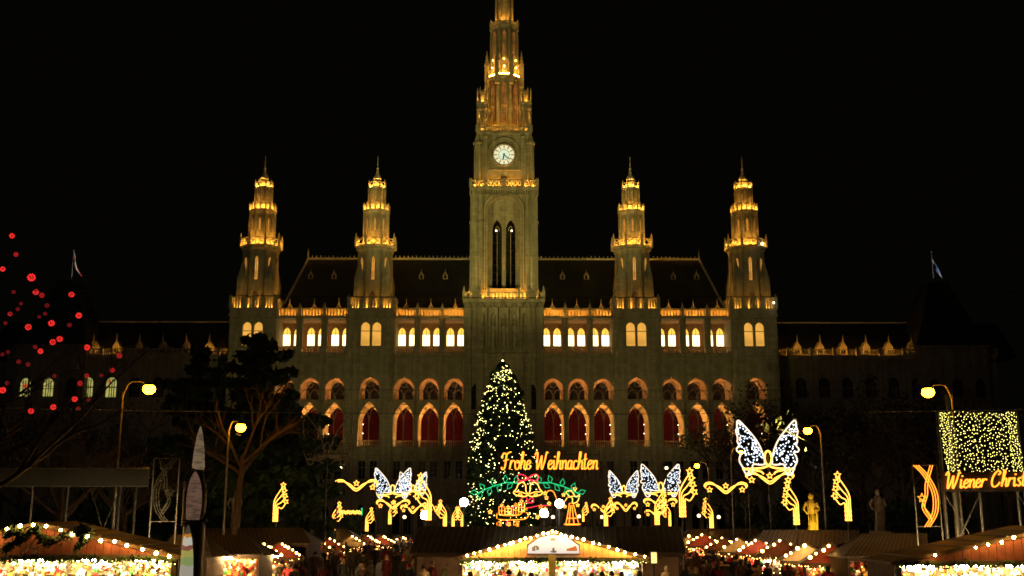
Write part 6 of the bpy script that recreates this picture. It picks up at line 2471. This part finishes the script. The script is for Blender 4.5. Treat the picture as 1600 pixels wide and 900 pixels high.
def body_mesh(variant):
    J = {'pel': (0, 0, .93, .155, .12), 'wai': (0, 0, 1.1, .15, .115), 'che': (0, .01, 1.28, .175, .125), 'upc': (0, .015, 1.41, .14, .1), 'nec': (0, .01, 1.50, .062, .062), 'hea': (0, -.008, 1.585, .078, .092), 'top': (0, 0, 1.665, .07, .082)}
    E = [('pel', 'wai'), ('wai', 'che'), ('che', 'upc'), ('upc', 'nec'), ('nec', 'hea'), ('hea', 'top')]
    J['nos'] = (0, -.108, 1.59, .013, .016)
    E.append(('hea', 'nos'))
    st = (.0, .16, -.1)[variant % 3]                       # stride
    for s, n in ((-1, 'l'), (1, 'r')):
        k = s * st
        J['sh' + n] = (s * .185, .015, 1.405, .075, .075)
        if variant == 2 and s > 0:                         # hand raised to the mouth with a mug
            J['el' + n] = (s * .26, -.06, 1.16, .058, .058)
            J['wr' + n] = (s * .12, -.25, 1.33, .043, .043)
            J['ha' + n] = (s * .07, -.27, 1.38, .04, .03)
        else:
            J['el' + n] = (s * .27, .05, 1.14, .06, .06)
            J['wr' + n] = (s * .22, -.07, .98, .05, .05)
            J['ha' + n] = (s * .16, -.11, .93, .045, .045)  # hand in the coat pocket
        E += [('upc', 'sh' + n), ('sh' + n, 'el' + n), ('el' + n, 'wr' + n), ('wr' + n, 'ha' + n)]
        J['hi' + n] = (s * .09, 0, .84, .105, .105)
        J['kn' + n] = (s * .1, -.02 - k * .5, .47, .075, .075)
        J['an' + n] = (s * .1, .03 - k, .09, .052, .052)
        J['to' + n] = (s * .11, -.12 - k, .045, .05, .04)
        E += [('pel', 'hi' + n), ('hi' + n, 'kn' + n), ('kn' + n, 'an' + n), ('an' + n, 'to' + n)]
    names = list(J)
    me = bpy.data.meshes.new('body_template')
    me.from_pydata([J[n][:3] for n in names], [(names.index(a), names.index(b)) for a, b in E], [])
    ob = bpy.data.objects.new('body_template', me)
    COL.objects.link(ob)
    ob.modifiers.new('skin', 'SKIN').use_smooth_shade = True
    for i, n in enumerate(names):
        sv = me.skin_vertices[0].data[i]
        sv.radius = J[n][3:5]
        sv.use_root = (n == 'pel')
    sd = ob.modifiers.new('sub', 'SUBSURF')
    sd.levels = sd.render_levels = 1
    dg = bpy.context.evaluated_depsgraph_get()
    out = bpy.data.meshes.new_from_object(ob.evaluated_get(dg))
    bpy.data.objects.remove(ob)
    out.name = 'body'
    out.materials.clear()
    for q in (COATM['black'], SKIN, TROUS, SHOE):
        out.materials.append(q)
    for p in out.polygons:
        z = p.center.z
        p.material_index = 1 if z > 1.485 else (3 if z < .1 else (2 if z < .78 else 0))
        if variant == 2 and p.center.y < -.24 and z > 1.3:
            p.material_index = 1
        p.use_smooth = True
    return out


BODY = [body_mesh(v) for v in range(3)]


def cap_mesh(kind):
    m = MB()
    if kind == 'hair':
        prof = [(0, .135), (.06, .125), (.092, .085), (.1, .03), (.094, -.04), (.075, -.085), (.04, -.1)]
        off = .018
    else:
        prof = [(0, .165), (.03, .165), (.035, .14), (.075, .12), (.1, .07), (.107, .02), (.11, .02), (.108, -.01), (.1, -.012)]
        off = .005
    m.lathe((0, off, 1.605), prof, 12, 1.08)
    if kind == 'hair':
        m.lathe((0, .055, 1.52), [(.03, .1), (.085, .05), (.085, -.02), (.06, -.07), (0, -.08)], 10, .6)
    return m.mesh('hair' if kind == 'hair' else 'beanie', HAIRM['dark hair'])


CAPS = {'hair': cap_mesh('hair'), 'beanie': cap_mesh('beanie')}
m = MB()
m.tube([(.085 * math.cos(a * PI / 5), .01 + .085 * math.sin(a * PI / 5), 1.49 + .01 * math.sin(a)) for a in range(10)], .035, 6, True)
SCARF = m.mesh('scarf', HAIRM['red beanie'])
m = MB()
m.lathe((0, 0, 0), [(.15, .86), (.19, .8), (.21, .62), (.205, .6), (.17, .8)], 14, .8)
HEM = m.mesh('coat_hem', COATM['black'])
m = MB()
for e in (-1, 1):
    m.ball((e * .032, -.083, 1.607), .011, 6, 4)
EYES = m.mesh('eyes', DMETAL)


def setmat(o, mt, i=0):
    o.material_slots[i].link = 'OBJECT'
    o.material_slots[i].material = mt


def person(x, y, rz, coat, head, where, group, variant=0, sc=1.0):
    o = put(BODY[variant], 'person', None, (x, y, 0), rz, sc)
    setmat(o, COATM[coat])
    c = put(CAPS['beanie' if 'beanie' in head else 'hair'], 'beanie' if 'beanie' in head else 'hair', o)
    setmat(c, HAIRM[head])
    h = put(HEM, 'coat_hem', o)
    setmat(h, COATM[coat])
    if variant != 1:
        put(EYES, 'eyes', o)
    tag(o, 'person in %s %s coat with %s %s' % ('an' if coat[0] == 'o' else 'a', coat, head, where), 'person', group)
    return o


rnd = random.Random(23)
coats = list(COATS)
heads = list(HAIRM)
used = []


def crowd(n, fx, fy, where, group, cw, back=.65):
    k = 0
    tries = 0
    while k < n and tries < 4000:
        tries += 1
        y = rnd.uniform(*fy)
        px_ = rnd.uniform(*fx(y))
        x = at(px_, 860, y).x
        if any(abs(x - a) < .5 and abs(y - b) < .45 for a, b in used):
            continue
        used.append((x, y))
        coat = rnd.choices(coats, cw)[0]
        head = rnd.choices(heads, (4, 5, 2, 4, 1, 1.5))[0]
        rz = (PI if rnd.random() < back else 0) + rnd.uniform(-.9, .9)
        person(x, y, rz, coat, head, where, group, rnd.choice((0, 0, 1, 2)), rnd.uniform(.94, 1.05))
        k += 1


CW = (4, 4, 5, 3, 1.6, 1.4, 3, 3, 2)
# queue at the centre stall
for px_, coat, head in ((795, 'black', 'black beanie'), (830, 'black', 'dark hair'), (925, 'charcoal', 'dark hair'), (941, 'black', 'black beanie'), (955, 'navy', 'black beanie'), (971, 'black', 'dark hair'), (999, 'brown', 'brown hair'), (812, 'grey', 'fair hair'), (900, 'olive', 'pale beanie'), (735, 'black', 'brown hair')):
    x = at(px_, 890, 42.3).x
    y = 42.3 + rnd.uniform(-.2, .3)
    used.append((x, y))
    person(x, y, PI + rnd.uniform(-.4, .4), coat, head, 'at the counter of the centre stall', 'visitors at the centre stall', 0, rnd.uniform(.97, 1.04))
# a few who stand out
for px_, y, coat, head, v, rz in ((676, 52, 'cream', 'fair hair', 0, .2), (452, 50, 'red', 'brown hair', 0, PI), (602, 72, 'red', 'dark hair', 1, PI), (650, 60, 'cream', 'dark hair', 1, 2.6)):
    x = at(px_, 880, y).x
    used.append((x, y))
    person(x, y, rz, coat, head, {676: 'standing left of the centre stall', 452: 'among the visitors before the nearest left hut', 602: 'walking deep in the left crowd', 650: 'walking away, left of the centre stall'}[px_], 'visitors who stand out', v)
crowd(84, lambda y: (320 + (y - 46) * 4.2, 705 - max(0, (y - 52) * .4)), (47, 74), 'in the crowd before the left huts', 'visitors before the left huts', CW)
crowd(34, lambda y: (520 + (y - 74) * 2, 720), (74, 98), 'far back in the left crowd', 'visitors far back on the left', CW)
crowd(82, lambda y: (1025, 1385 - (y - 46) * 4), (46, 72), 'in the crowd before the right huts', 'visitors before the right huts', CW)
crowd(16, lambda y: (1000, 1110), (72, 92), 'far back in the right crowd', 'visitors far back on the right', CW)
crowd(5, lambda y: (-20, 275), (29.5, 30.6), 'at the counter of the left stall', 'visitors at the left stall', CW, 1.0)
